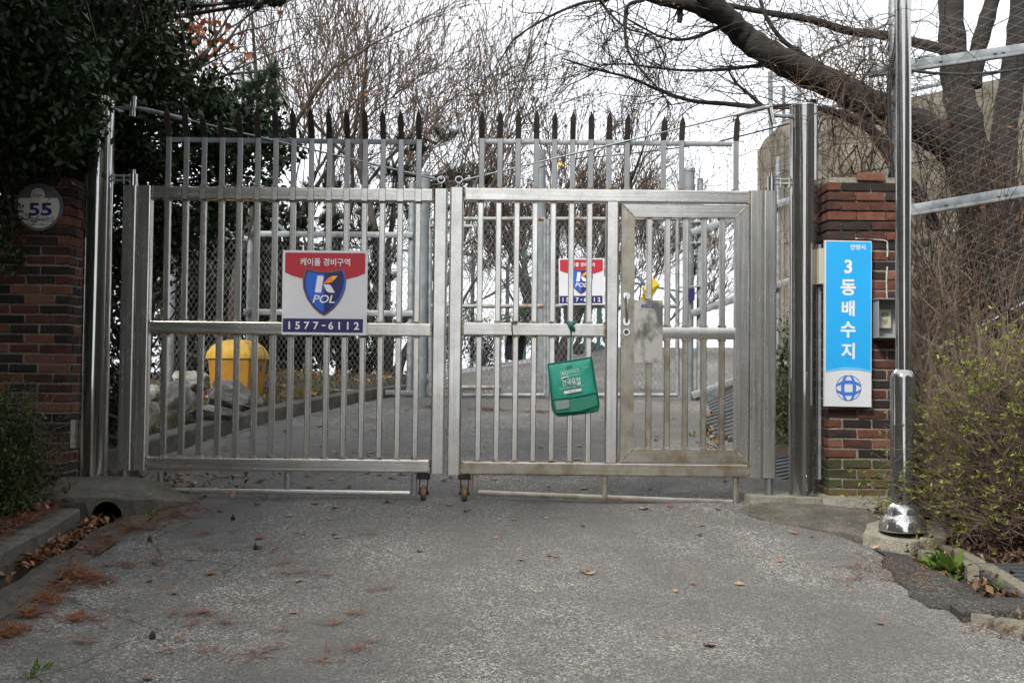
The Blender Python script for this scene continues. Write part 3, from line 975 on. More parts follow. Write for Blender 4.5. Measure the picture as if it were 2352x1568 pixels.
def spike(t, x, z0, z1, ztip, backlit=False, bent=0.075):
    mb = MB()
    mb.bar((x, Y0 - 0.012, z0), (x, Y0 - 0.012, z1), 0.037, 0.012, 0.003)
    mb.mi = 1
    weldbox(mb, x, z0 + 0.004, 0.044)
    o = mb.build('finial_bar', ['steel_dull', 'weld'], t, sharp=14)
    mb = MB()
    w = 0.0195
    dy = -bent
    f = [Vector((x - w, Y0 - .019, z1)), Vector((x + w, Y0 - .019, z1)), Vector((x + w, Y0 - .019 + dy * 0.75, ztip - 0.055)), Vector((x, Y0 - .019 + dy, ztip)), Vector((x - w, Y0 - .019 + dy * 0.75, ztip - 0.055))]
    mb.prism(f, (0, 0.008, 0))
    mb.build('spike', 'rust_dark', t)
    return o

def caster(t, x, ztop):
    zw = road_z(x, Y0) + 0.048
    mb = MB()
    mb.box((x, Y0, ztop - 0.022), (0.085, 0.07, 0.042))
    for s in (-1, 1):
        mb.box((x + s * 0.026, Y0, (ztop - 0.04 + zw) / 2), (0.006, 0.03, ztop - 0.04 - zw + 0.02))
    mb.cyl((x - 0.036, Y0, zw), (x + 0.036, Y0, zw), 0.012, n=10)
    c = mb.build('caster', 'rust_dark', t)
    MB().tube([(x - 0.02, Y0, zw), (x - 0.013, Y0, zw), (x + 0.013, Y0, zw), (x + 0.02, Y0, zw)], [0.036, 0.047, 0.047, 0.036], 20).build('wheel', 'caster_rubber', c)

def stile(t, x, z0, z1, w=0.096, mat='steel_upright', d=0.075):
    mb = MB()
    mb.bar((x, Y0, z0), (x, Y0, z1), w, d, 0.012, n=3)
    return mb.build('stile', mat, t, sharp=10)

def rail(t, x0, x1, z, h=RH, mat='steel_level', d=0.07, name='rail'):
    mb = MB()
    mb.bar((x0, Y0, z), (x1, Y0, z), d, h, 0.008, up=(0, 0, 1))
    mb.mi = 1
    for x in (x0 + 0.006, x1 - 0.006):
        mb.box((x, Y0, z), (0.012, d + 0.004, h + 0.004))
    # shallow grooves of the drawn section read as raised lines
    mb.mi = 0
    for k in (-0.3, 0.3):
        mb.box(((x0 + x1) / 2, Y0 - d / 2, z + h * k), (x1 - x0 - 0.03, 0.003, 0.006))
    return mb.build(name, [mat, 'weld'], t, sharp=14)

def hinge(t, postx, px, zt, s, v_pin0, v_pin1, u_pin):
    """upper hinge: pin on the stile held by a bracket on the post"""
    z0, z1 = P(u_pin, v_pin1, G).z, P(u_pin, v_pin0, G).z
    mb = MB()
    mb.cyl((px, Y0, z0), (px, Y0, z1 - 0.03), 0.028, n=24)
    mb.cyl((px, Y0, z1 - 0.03), (px, Y0, z1), 0.014, n=16)
    hb = mb.build('hinge', 'steel_mirror', t)
    mb = MB()
    zc = (z0 + z1) / 2
    for dz in (-0.012, 0.018):
        mb.bar((px, Y0, zc + dz), (postx, Y0, zc + dz), 0.03, 0.012, 0.002, up=(0, 0, 1))
    for k in (0.35, 0.7):
        xx = px + (postx - px) * k
        mb.cyl((xx, Y0 - 0.01, zc - 0.04), (xx, Y0 - 0.01, zc + 0.03), 0.007, n=6)
    mb.build('bracket', 'galvanised', hb)

GRP = 'swing gate leaves'
# ---- left leaf
gl = empty('gate_leaf', (gx(650, 1100), G, road_z(-1.5, G)), 'left leaf of the steel picket gate carrying the square security sign', 'gate', GRP)
ztop = TOPZ + RH / 2 + 0.002; zbot = BOTZ - RH / 2 - 0.002
xa, xb, xc = gx(295, 755), gx(328, 755), gx(1009, 760)
stile(gl, xa, zbot, ztop); stile(gl, xb + 0.001, zbot, ztop); stile(gl, xc, zbot, ztop)
x0, x1 = xb + 0.049, xc - 0.048
for z in (TOPZ, MIDZ, BOTZ):
    rail(gl, x0, x1, z)
tips = [250, 250, 268, 274, 256, 250, 252, 251, 250, 252, 254, 250, 252, 252, 252]
zs = gz(319, 690)
for k in range(15):
    x = gx(385.8 + 41.08 * k, 480)
    picket(gl, x, MIDZ + RH / 2, TOPZ - RH / 2)
    picket(gl, x, BOTZ + RH / 2, MIDZ - RH / 2)
    spike(gl, x, TOPZ + RH / 2, zs, gz(tips[k] + 3, 690))
    # weld seams running down the rail face
    MB().box((x, Y0 - 0.0357, TOPZ), (0.040, 0.002, RH * 0.98)).build('rail_sleeve', 'steel_upright', gl)
    for s_ in (-1, 1):
        MB().box((x + s_ * 0.0215, Y0 - 0.0355, TOPZ), (0.0035, 0.002, RH * 0.99)).build('rail_seam', 'seam_dark', gl)
mb = MB(); mb.bar((gx(386, 325), Y0 + 0.004, gz(324, 690)), (gx(965, 325), Y0 + 0.004, gz(324, 690)), 0.012, 0.034, 0.002, up=(0, 0, 1)); mb.build('top_strip', 'galvanised_blue', gl)
# drop bar under the leaf
def drop_bar(t, pts, us, mat):
    a, b = pts
    A, B = P(*a, G), P(*b, G)
    MB().bar((A.x, Y0, A.z), (B.x, Y0, B.z), 0.035, 0.036, 0.003, up=(0, 0, 1)).build('drop_bar', mat, t)
    for (u, v0, v1) in us:
        p, q = P(u, v0, G), P(u, v1, G)
        x = (p.x + q.x) / 2
        MB().bar((x, Y0, p.z), (x, Y0, q.z), 0.037, 0.036, 0.003).build('drop_bar_support', 'steel_dull' if mat == 'steel_level' else mat + '_upright', t)
drop_bar(gl, ((378, 1126), (942, 1133)), [(368, 1083, 1131), (660, 1085, 1121), (951, 1087, 1137)], 'steel_level')
caster(gl, gx(973, 1110), gz(1085, 973))
hinge(gl, LX + 0.05, gx(307, 410), 0, -1, 390, 431, 308)
MB().cyl((gx(287, 1100), Y0, zbot), (gx(287, 1100), Y0, gz(1121, 287)), 0.03, n=20).build('hinge_pin', 'steel_dull', gl)
MB().lathe((gx(287, 1100), Y0, gz(1122, 287)), [(0.045, 0), (0.045, 0.012)], 20).build('hinge_socket', 'galvanised', gl)

def ring(t, u, v, r=0.024):
    c = P(u, v, G)
    pts = [(c.x + r * math.cos(a), Y0 + 0.01 * math.sin(a), c.z + r * math.sin(a)) for a in np.linspace(0, 2 * math.pi, 20)]
    mb = MB(); mb.tube(pts, 0.0055, 8)
    mb.cyl((c.x, Y0, c.z - r - 0.03), (c.x, Y0, c.z - r), 0.006, n=8)
    return mb.build('ring', 'steel_mirror', t)
ring(gl, 1013, 413)

# ---- right leaf
gr = empty('gate_leaf', (gx(1400, 1100), G, road_z(0.6, G)), 'right leaf of the steel picket gate with a wicket door', 'gate', GRP)
za, zb = gz(451, 1390), gz(1077, 1385)
zm = gz(757, 1225)
xm, xd, xe, xf = gx(1046, 760), gx(1404.5, 760), gx(1735, 760), gx(1766.5, 760)
zt_, zb_ = za + RH / 2 + 0.002, zb - RH / 2 - 0.002
stile(gr, xm, zb_, zt_); stile(gr, xe, zb_, zt_, 0.094); stile(gr, xf - 0.0005, zb_, zt_, 0.09)
stile(gr, xd, zb + RH / 2, za - RH / 2, 0.09)
rail(gr, xm + 0.048, xe - 0.047, za); rail(gr, xm + 0.048, xd - 0.045, zm)
rail(gr, xm + 0.048, xe - 0.047, zb, mat='steel_rusty')
for k in range(7):
    x = gx(1104 + 41.75 * k, 490)
    picket(gr, x, zm + RH / 2, za - RH / 2)
    picket(gr, x, zb + RH / 2, zm - RH / 2)
zs2 = gz(322, 1390)
for k in (0, 1, 2, 3, 4, 5, 6, 7, 8, 10, 11, 14):
    x = gx(1106.5 + 41.65 * k, 400)
    tv = {10: 268, 11: 268, 14: 264, 8: 263}.get(k, 260)
    spike(gr, x, za + RH / 2, zs2, gz(tv, 1390), bent=0.05)
mb = MB(); mb.bar((gx(1106, 328), Y0 + 0.004, gz(328, 1390)), (gx(1682, 328), Y0 + 0.004, gz(328, 1390)), 0.012, 0.034, 0.002, up=(0, 0, 1)); mb.build('top_strip', 'steel_dull', gr)
drop_bar(gr, ((1098, 1131), (1682, 1154)), [(1090, 1088, 1128), (1389, 1092, 1146), (1690, 1096, 1160)], 'steel_rusty')
caster(gr, gx(1067, 1110), gz(1086, 1067))
hinge(gr, RX - 0.05, gx(1772, 415), 0, 1, 397, 439, 1772)
MB().cyl((gx(1766, 1110), Y0, zb_), (gx(1766, 1110), Y0, gz(1139, 1766)), 0.03, n=20).build('hinge_pin', 'steel_dull', gr)
ring(gr, 1054, 413)
for v in (477, 765):
    pp = P(1030, v, G)
    MB().cyl((gx(1009, 760), Y0 + 0.02, pp.z), (gx(1046, 760), Y0 + 0.02, pp.z), 0.016, n=10).build('latch_bar', 'galvanised_rust', gr)

# wicket door: a part of the right leaf with pieces of its own
dw = link('wicket_door', None, (gx(1570, 765), G, zb + 0.08), gr)
dx0, dx1 = gx(1426, 765), gx(1716, 765)
dz1, dz0 = za - RH / 2 - 0.012, zb + RH / 2 + 0.010
fw = 0.088
def mitre(pts, name, mat):
    mb = MB()
    f = [Vector((x, Y0 - 0.032, z)) for x, z in pts]
    mb.prism(f, (0, 0.064, 0))
    return mb.build(name, mat, dw)
i0, i1, j0, j1 = dx0 + fw, dx1 - fw, dz0 + fw, dz1 - fw
e_ = 0.0012
mitre([(dx0, dz0 + e_), (i0, j0 + e_), (i0, j1 - e_), (dx0, dz1 - e_)], 'door_stile', 'steel_rusty_upright')
mitre([(dx1, dz0 + e_), (i1, j0 + e_), (i1, j1 - e_), (dx1, dz1 - e_)], 'door_stile', 'steel_upright')
mitre([(dx0 + e_, dz1), (i0 + e_, j1), (i1 - e_, j1), (dx1 - e_, dz1)], 'door_rail', 'steel_level')
mitre([(dx0 + e_, dz0), (i0 + e_, j0), (i1 - e_, j0), (dx1 - e_, dz0)], 'door_rail', 'steel_rusty')
for pts in (((dx0, dz0), (i0, j0)), ((dx1, dz0), (i1, j0)), ((dx0, dz1), (i0, j1)), ((dx1, dz1), (i1, j1))):
    (ax, az), (bx, bz) = pts
    MB().bar((ax, Y0 - 0.033, az), (bx, Y0 - 0.033, bz), 0.012, 0.004, 0.0015).build('weld_seam', 'weld', dw)
zdm = gz(765, 1600)
def drail(a, b, z):
    mb = MB(); mb.bar((a, Y0, z), (b, Y0, z), 0.05, 0.082, 0.007, up=(0, 0, 1)); mb.build('door_rail', 'steel_level', dw)
px1 = gx(1520, 765)
drail(px1, i1, zdm)
for k in range(5):
    x = gx(1491.7 + 41.8 * k, 520)
    if k:
        o = picket(dw, x, zdm + 0.041, j1); picket(dw, x, j0, zdm - 0.041, 'steel_rusty_upright')
    else:
        picket(dw, x, gz(691, 1490), j1); picket(dw, x, j0, gz(832, 1490), 'steel_rusty_upright')
mb = MB()
mb.box(((i0 + px1) / 2 + .001, Y0 - 0.024, (gz(690, 1487) + gz(833, 1487)) / 2), (px1 - i0 + 0.004, 0.012, gz(690, 1487) - gz(833, 1487)))
pt = mb.build('lock_plate', 'steel_plate', dw)
mb = MB()
hx, hz0, hz1 = gx(1438, 710), gz(740, 1438), gz(681, 1438)
mb.tube([(hx, Y0 - 0.03, hz1), (hx, Y0 - 0.07, hz1), (hx, Y0 - 0.082, hz1 - 0.012), (hx, Y0 - 0.082, hz0 + 0.012), (hx, Y0 - 0.07, hz0), (hx, Y0 - 0.03, hz0)], 0.0085, 12)
hd = mb.build('handle', 'steel_mirror', dw)
for z in (hz0, hz1):
    MB().cyl((hx, Y0 - 0.031, z), (hx, Y0 - 0.042, z), 0.028, 0.024, n=28).build('rosette', 'steel_mirror', dw)
lx, lz = gx(1437.5, 763), gz(763, 1437.5)
MB().cyl((lx, Y0 - 0.031, lz), (lx, Y0 - 0.040, lz), 0.022, n=28).build('lock_ring', 'steel_mirror', dw)
MB().cyl((lx, Y0 - 0.0405, lz), (lx, Y0 - 0.043, lz), 0.016, n=24).build('lock_cylinder', 'grate_grey', dw)
# small printed sticker on the plate
yp = Y0 - 0.032
MB().poly([P(1473, 699, yp), P(1502.5, 699.5, yp), P(1502.5, 706.5, yp), P(1473, 706, yp)]).build('sticker', 'sign_navy', dw)
text('sticker_lettering', '국토건설중기', 'print_white', dw, 1488, 702.5, 4.5, yp - 0.001, 0.005)

# ------------------------------------------------------------------ stay rods
def stay(p0, p1, label, fit):
    t = empty('stay_rod', p1, label, 'stay rod', 'stay rods above the gate')
    MB().cyl(p0, p1, 0.0065, n=10).build('rod', 'steel_dull', t)
    d = (p1 - p0)
    a, b = p0 + d * fit[0], p0 + d * fit[1]
    MB().tube([a, a + d * 0.01, b - d * 0.01, b], [0.006, 0.017, 0.017, 0.006], 10).build('turnbuckle', 'galvanised', t)
    for q in (p0 + d * 0.985, a):
        MB().cyl(q - d * 0.008, q + d * 0.008, 0.013, n=8).build('clamp', 'galvanised', t)
    return t
stay(P(282, 240, G - 0.02), P(1003, 412, G), 'steel stay rod sloping from left post down to the gate middle', (0.06, 0.22))
stay(P(1776, 243, G - 0.05), P(1064, 414, G), 'steel stay rod sloping from right post down to the gate middle', (0.02, 0.13))
def arm(post, postx, px, u, v, tilt):
    c = P(u, v, G - 0.03)
    mb = MB()
    mb.bar((postx, G, c.z - 0.01), (c.x, G - 0.03, c.z - 0.01), 0.04, 0.02, 0.003, up=(0, 0, 1))
    a = mb.build('stay_bracket', 'galvanised', post)
    MB().cyl(c + Vector((-tilt, 0, 0.07)), c + Vector((tilt, 0, -0.07)), 0.021, n=20).build('sleeve', 'steel_mirror', a)
arm(rp, RX - 0.06, 0, 1771, 262, 0.014)
arm(lp, LX + 0.06, 0, 306, 245, -0.004)

# ------------------------------------------------------------------ security signs
def kpol(name, label, mp, Y, s, thick=0.01):
    """mp maps sheet coordinates (0..1190, 0..1185) to picture units; s = scale of a sheet unit"""
    c = P(*mp(595, 1185), Y)
    t = empty(name, c, label, 'sign', 'square security signs')
    def sheet(nm, pts, lay, mat):
        return MB().poly([P(*mp(x, y), Y - lay * 0.0011) for x, y in pts]).build(nm, mat, t)
    MB().prism([P(*mp(x, y), Y) for x, y in ((0, 0), (1190, 0), (1190, 1185), (0, 1185))], (0, thick, 0)).build('board', 'sign_white', t)
    def rr(pts): return pts
    red = [(34, 44), (46, 32), (1146, 32), (1158, 44), (1158, 318), (1060, 360), (905, 402), (600, 430), (285, 398), (130, 355), (34, 312)]
    sheet('red_band', red, 1, 'sign_red')
    cx = 588
    def shield(k):
        L = [(325, 250), (300, 320), (281, 420), (290, 530), (322, 625), (365, 710), (440, 812), (520, 880), (588, 922)]
        top = [(851, 250), (760, 278), (680, 290), (588, 294), (496, 290), (416, 278)]
        full = L + [(2 * cx - x, y) for x, y in L[-2::-1]] + top[1:]
        cy = 560
        return [(cx + (x - cx) * k, cy + (y - cy) * k) for x, y in full]
    sheet('shield_rim', shield(1.0), 2, 'sign_bronze')
    sheet('shield', shield(0.935), 3, 'sign_navy')
    inn = shield(0.875)
    half = [(min(x, cx), y) for x, y in inn]
    o = []
    for p in half:
        if not o or (abs(p[0] - o[-1][0]) + abs(p[1] - o[-1][1])) > 1:
            o.append(p)
    sheet('shield_half', o, 4, 'sign_blue')
    sheet('shield_streak', [(832, 285), (850, 330), (864, 430), (850, 530), (800, 650), (735, 750), (665, 832), (760, 745), (830, 640), (875, 540), (885, 430), (868, 330), (852, 280)], 4, 'sign_blue')
    sheet('letter_k', [(490, 354), (555, 354), (572, 364), (573, 385), (545, 590), (455, 590)], 5, 'print_white')
    sheet('letter_k', [(577, 462), (640, 385), (690, 355), (772, 355), (700, 440), (655, 456)], 5, 'sign_orange')
    sheet('letter_k', [(700, 356), (772, 355), (722, 414), (690, 400)], 5.6, 'sign_yellow')
    sheet('letter_k', [(575, 475), (655, 475), (678, 490), (738, 590), (660, 590), (620, 570)], 5, 'print_white')
    sheet('number_band', [(15, 957), (1140, 957), (1137, 1150), (13, 1150)], 1, 'sign_navy')
    def tx(nm, b, x, y, h, **k):
        u, v = mp(x, y)
        text(nm, b, 'print_white', t, u, v, h * s, Y - 0.0072, **k)
    tx('lettering', 'POL', 582, 680, 112, bold=0.014, shear=0.22, xs=1.12)
    tx('lettering', '케이폴 경비구역', 595, 162, 108, bold=0.014, xs=0.92)
    for ch, x in zip('1577-6112', (105, 222, 350, 478, 588, 688, 805, 925, 1048)):
        if ch == '-':
            sheet('number', [(562, 1043), (612, 1043), (612, 1062), (562, 1062)], 2, 'print_white')
        else:
            tx('number', ch, x, 1055, 108, bold=0.022, xs=1.05)
    return t
k1 = 1 / (3.484 * 1.7415)
kpol('security_sign', 'square red and white security sign fixed on left gate leaf', lambda x, y: (649.8 + x * 195 / 1190 - y * 3.0 / 1185, 574.5 + y * 193.5 / 1185 + x * 1.8 / 1190), G - 0.055, 195 / 1190)
kpol('security_sign', 'smaller looking square security sign on chain link gate behind the pickets', lambda x, y: (1283 + x * 104.5 / 1190 + y * 1.0 / 1185, 593.5 + y * 106.5 / 1185 + x * 0.8 / 1190 - 1.5 * x / 1190), 13.7, 104.5 / 1190)

# ------------------------------------------------------------------ blue name board on the right pillar
Yb = 7.60
bs = empty('name_board', P(1949, 934, Yb), 'tall blue board lettered downwards with a globe emblem on right pillar', 'sign')
q = lambda u, v, lay=0: P(u, v, Yb - lay * 0.0011)
MB().prism([q(1895, 551.5), q(2002, 554), q(2001.5, 934.5), q(1893.5, 932.5)], (0, 0.035, 0)).build('board', 'sign_white', bs)
arc = [(x, 848.5 + ((x - 1948) / 53.0) ** 2 * 6.5) for x in np.linspace(1896.6, 2000, 14)]
MB().poly([q(1897.5, 554, 1), q(2000.8, 556, 1)] + [q(x, y, 1) for x, y in arc[::-1]]).build('blue_field', 'sign_cyan', bs)
MB().poly([q(x, y - 5.5 * (1 - 0.35 * ((x - 1948) / 53) ** 2), 2) for x, y in arc] + [q(x, y, 2) for x, y in arc[::-1]]).build('pale_band', 'sign_cyan_pale', bs)
for ch, v, hpx in (('3', 612, 32), ('동', 660, 37), ('배', 708, 36), ('수', 756.5, 37), ('지', 805.5, 37)):
    text('lettering', ch, 'print_white', bs, 1948.3 - (v - 700) * 0.004, v, hpx, Yb - 0.002, bold=0.028)
text('lettering', '안양시', 'print_white', bs, 1970.5, 567.5, 12.5, Yb - 0.002, bold=0.02)
# globe emblem
ec = (1949, 890.5)
def bandring(r0, r1, fx=1.0, fy=1.0, a0=0, a1=360, n=48, dx=0, dy=0):
    out = [(ec[0] + dx + r1 * fx * math.cos(R(a)), ec[1] + dy + r1 * fy * math.sin(R(a))) for a in np.linspace(a0, a1, n)]
    inn = [(ec[0] + dx + r0 * fx * math.cos(R(a)), ec[1] + dy + r0 * fy * math.sin(R(a))) for a in np.linspace(a0, a1, n)]
    mb = MB()
    for i in range(n - 1):
        mb.poly([q(*out[i], 2), q(*out[i + 1], 2), q(*inn[i + 1], 2), q(*inn[i], 2)])
    return mb
bandring(27.8, 29.4).build('emblem', 'emblem_blue', bs)
def lens(vertical, sgn):
    """one curved band of the globe"""
    mb = MB()
    rows = []
    for a in np.linspace(-1, 1, 25):
        y = 29 * a
        o = sgn * (17.2 * math.sqrt(max(0, 1 - a * a * 0.93)) )
        i = sgn * (9.8 * math.sqrt(max(0, 1 - a * a)) ) if abs(a) < 1 else 0
        rows.append((o, i, y))
    for (o, i, y), (o2, i2, y2) in zip(rows[:-1], rows[1:]):
        pts = [(o, y), (o2, y2), (i2, y2), (i, y)]
        if not vertical:
            pts = [(y_, x_) for x_, y_ in pts]
        mb.poly([q(ec[0] + x_, ec[1] + y_, 2.5 + (0.6 if vertical else 0)) for x_, y_ in pts])
    return mb
for vert in (True, False):
    for s_ in (-1, 1):
        lens(vert, s_).build('emblem', 'emblem_blue', bs)

# ------------------------------------------------------------------ door phone in its metal hood
Yi = 7.62
dp = empty('door_phone', P(2033, 777, Yi), 'grey metal hood with cream door phone beside the blue board', 'intercom')
mb = MB()
c0, c1 = P(2006, 689, Yi), P(2074, 776, Yi)
w_, h_ = c1.x - c0.x, c0.z - c1.z
mb.box((c0.x + w_ / 2, Yi + 0.035, c0.z - h_ / 2), (w_, 0.01, h_))
mb.box((c0.x + 0.006, Yi - 0.03, c0.z - h_ / 2), (0.006, 0.12, h_))
mb.box((c1.x - 0.006, Yi - 0.03, c0.z - h_ / 2), (0.006, 0.12, h_))
mb.box((c0.x + w_ / 2, Yi - 0.035, c0.z + 0.003), (w_ + 0.012, 0.135, 0.006))
mb.box((c0.x + w_ / 2, Yi - 0.03, c1.z), (w_, 0.12, 0.006))
mb.build('hood', 'box_grey', dp)
pc = P(2032, 732, Yi - 0.0)
mb = MB(); mb.bar((pc.x, Yi + 0.012, pc.z - 0.062), (pc.x, Yi + 0.012, pc.z + 0.062), 0.092, 0.035, 0.01, n=3); hs = mb.build('handset', 'box_cream', dp)
sp = MB(); sp.poly([Vector((pc.x + 0.028 * math.cos(a), Yi - 0.0065, pc.z + 0.026 + 0.015 * math.sin(a))) for a in np.linspace(0, 2 * math.pi, 25)[:-1]]); sp.build('button', 'sign_grey', dp)
mb = MB()
for k in range(6):
    mb.box((pc.x, Yi - 0.006, pc.z - 0.008 - k * 0.006), (0.04 - k * 0.004, 0.002, 0.0025))
mb.build('speaker_grille', 'sign_grey', dp)
# pale sealant lines on the bricks
mb = MB()
mb.tube([P(1963, 548, 7.655), P(1990, 549, 7.655), P(2028, 551, 7.652), P(2038, 555, 7.652), P(2039, 578, 7.652), P(2038, 590, 7.652)], 0.006, 6)
mb.tube([P(2038, 612, 7.652), P(2036, 640, 7.652), P(2037, 686, 7.652)], 0.0055, 6)
mb.build('sealant_line', 'chalk', prt, label='white sealant smear between the bricks')

# ------------------------------------------------------------------ house number plate
Yn = 7.66
hn = empty('number_plate', P(88, 533, Yn), 'round grey and white house number plate 55 on left pillar', 'sign')
pc_, pr_ = (88.5, 475.5), 54.5
disc = lambda r, lay, cx=pc_[0], cy=pc_[1], n=48: [P(cx + r * math.cos(a), cy + r * math.sin(a), Yn - lay * 0.0011) for a in np.linspace(0, 2 * math.pi, n + 1)[:-1]]
MB().prism(disc(pr_, 0), (0, 0.02, 0)).build('disc', 'sign_grey', hn)
low = [(pc_[0] + 48.5 * math.cos(a), pc_[1] + 48.5 * math.sin(a)) for a in np.linspace(R(-25), R(205), 40)]
MB().poly([P(x, y, Yn - 0.0012) for x, y in low]).build('white_field', 'plate_white', hn)
MB().prism(disc(15.5, 6, 86.5, 448), (0, 0.005, 0)).build('badge', 'plate_white', hn)
text('lettering', 'Smart', 'print_magenta', hn, 86.5, 449, 7.5, Yn - 0.0085, 0.02)
text('lettering', '안양', 'print_teal', hn, 86.5, 456, 4, Yn - 0.0085, 0.0)
MB().tube([P(76, 446, Yn - .008), P(80, 440, Yn - .008), P(88, 438, Yn - .008), P(91, 436, Yn - .008)], 0.0015, 5).build('badge_mark', 'print_teal', hn)
for x in (78.5, 106.5):
    text('number', '5', 'print_violet', hn, x, 481, 29.5, Yn - 0.003, 0.028, xs=1.45)
text('lettering', '박달로498번길', 'print_violet', hn, 91.5, 504.5, 11.5, Yn - 0.003, 0.012, xs=0.86)
text('lettering', 'Bakdal-ro 498beon-gil', 'print_violet', hn, 91.5, 516.5, 7, Yn - 0.003, 0.0, xs=0.85)
# barbed wire strand in front of the plate
def barbed(pts, r=0.0022, step=0.09):
    seg = line_segs(pts, r)
    acc = 0
    for a, b in zip(pts[:-1], pts[1:]):
        a, b = Vector(a), Vector(b)
        L = (b - a).length
        acc += L
        while acc > step:
            acc -= step
            p_ = b - (b - a) * (acc / max(L, 1e-6))
            for _ in range(2):
                d = Vector((rnd.gauss(0, 1), rnd.gauss(0, 1), rnd.gauss(0, 1))).normalized() * 0.017
                seg.append((*(p_ - d), *(p_ + d), 0.0018, 0.0009))
    return seg
seg_obj('barbed_wire', barbed([P(118, 447, 7.6), P(95, 490, 7.6), P(70, 521, 7.6), P(30, 540, 7.55)]), 'barbed_wire', label='short barbed wire strand crossing the house number plate', cat='barbed wire')

# ------------------------------------------------------------------ green milk bag and black pouch on the gate
Yg = G - 0.10
bg_ = empty('cooler_bag', P(1320, 955, Yg), 'green insulated milk bag with white print tied to the gate', 'bag')
outl = [(1258.5, 836), (1300, 829.5), (1340, 823.5), (1358, 819.5), (1361, 832), (1368, 880), (1376, 925), (1376, 934), (1372, 941), (1362, 944), (1320, 949.5), (1285, 953), (1276, 950), (1270, 941), (1264, 890)]
inn = [(1318 + (x - 1318) * 0.82, 890 + (y - 890) * 0.8) for x, y in outl]
mb = MB()
Fr = [P(x, y, Yg + 0.012) for x, y in outl]
Mi = [P(x, y, Yg - 0.014 + 0.01 * math.sin(x * 0.2)) for x, y in inn]
Bk = [P(x + (1.0 if y > 900 else 0), y + (4 if y > 900 else 0), Yg + (0.095 if y > 880 else 0.035)) for x, y in outl]
k = len(outl)
cen = P(1318, 888, Yg - 0.018)
mb.add(Fr + Mi + Bk + [cen], [(i, (i + 1) % k, k + (i + 1) % k, k + i) for i in range(k)] + [(k + i, k + (i + 1) % k, 3 * k) for i in range(k)] + [((i + 1) % k, i, 2 * k + i, 2 * k + (i + 1) % k) for i in range(k)] + [tuple(range(2 * k, 3 * k))])
mb.build('body', 'bag_green', bg_, sharp=50)
ed = [P(x, y, Yg + 0.006) for x, y in outl]
MB().tube(ed + [ed[0]], 0.0045, 6).build('piping', 'bag_trim', bg_)
MB().tube([P(1268, 917, Yg - 0.014), P(1290, 915, Yg - 0.024), P(1330, 910, Yg - 0.024), P(1371, 900, Yg - 0.010)], 0.005, 6).build('piping', 'bag_trim', bg_)
MB().prism([P(1271, 921, Yg - .020), P(1330, 913, Yg - .027), P(1369, 906, Yg - .016), P(1372, 930, Yg - .010), P(1330, 944, Yg - .016), P(1278, 948, Yg - .010)], (0, 0.004, 0)).build('mesh_pocket', 'bag_mesh', bg_)
MB().poly([P(1274, 922, Yg - .026), P(1307, 917, Yg - .029), P(1308, 936, Yg - .026), P(1279, 941, Yg - .02)]).build('clear_pocket', 'clear_film', bg_)
MB().prism([P(1300, 840, Yg - .013), P(1314, 838, Yg - .013), P(1314.5, 845, Yg - .018), P(1301, 847, Yg - .018)], (0, 0.005, 0)).build('closure_tab', 'bag_trim', bg_)
yt = Yg - 0.0265
RB = -8.5
bx = [(1288, 853.5), (1329, 846.5), (1330, 858.5), (1289.5, 865.5)]
mb = MB()
for a, b in zip(bx, bx[1:] + bx[:1]):
    mb.tube([P(*a, yt), P(*b, yt)], 0.0012, 4)
mb.build('print_frame', 'print_white', bg_)
text('lettering', 'KU', 'print_white', bg_, 1298.5, 857.5, 7.5, yt, 0.015, rot=RB)
text('lettering', '건국대학교', 'print_white', bg_, 1317.5, 853.2, 4.6, yt, 0.0, rot=RB)
text('lettering', '건국유업', 'print_white', bg_, 1312, 876.5, 15.5, yt, 0.012, rot=RB, xs=0.72)
mb = MB()
mb.tube([P(1288.5, 870.5, yt), P(1295, 866.5, yt), P(1303, 865.5, yt), P(1310, 867.5, yt)], [0.003, 0.004, 0.003, 0.0008], 5)
mb.build('print_swash', 'print_white', bg_)
MB().tube([P(1320, 881, yt), P(1327, 883.5, yt), P(1333, 881, yt)], [0.0008, 0.003, 0.003], 5).build('print_swash', 'print_white', bg_)
text('lettering', '건국유업 특별한 신선함을 가정까지', 'print_white', bg_, 1312, 889, 3.6, yt + 0.001, 0.0, rot=RB)
MB().poly([P(1295, 898, yt + .001), P(1335, 891, yt + .001), P(1336, 897.5, yt + .001), P(1296, 905, yt + .001)]).build('name_label', 'print_white', bg_)
text('lettering', '☎ 042-4041', 'print_black', bg_, 1315.5, 898, 3.6, yt, 0.0, rot=RB)
text('lettering', '건국유업', 'print_white', bg_, 1345, 843, 3.2, yt + 0.006, 0.0, rot=RB)
# strap with its knot round the rail
mb = MB()
mb.bar(P(1311, 832, Yg + 0.02), P(1311.5, 778, Yg + 0.045), 0.013, 0.004, 0.001)
mb.bar(P(1311.5, 778, Yg + 0.045), P(1312, 752, Yg + 0.035), 0.009, 0.005, 0.001)
mb.build('strap', 'bag_trim', bg_)
mb = MB()
mb.tube([P(1300, 737, Yg + .05), P(1307, 742, Yg + .04), P(1311, 748, Yg + .03), P(1313, 757, Yg + .04), P(1312, 764, Yg + 0.05)], [0.005, 0.012, 0.017, 0.012, 0.005], 8)
mb.tube([P(1311, 747, Yg + .035), P(1318, 742, Yg + .03), P(1322, 737, Yg + .05)], [0.014, 0.011, 0.004], 8)
mb.tube([P(1312, 748, Yg + .03), P(1318, 753, Yg + .025), P(1320, 762, Yg + .03)], [0.012, 0.010, 0.006], 8)
mb.tube([P(1303, 741, Yg + .05), P(1312, 738.5, Yg + .10), P(1321, 741, Yg + .05)], 0.008, 8)
mb.build('knot', 'bag_trim', bg_)

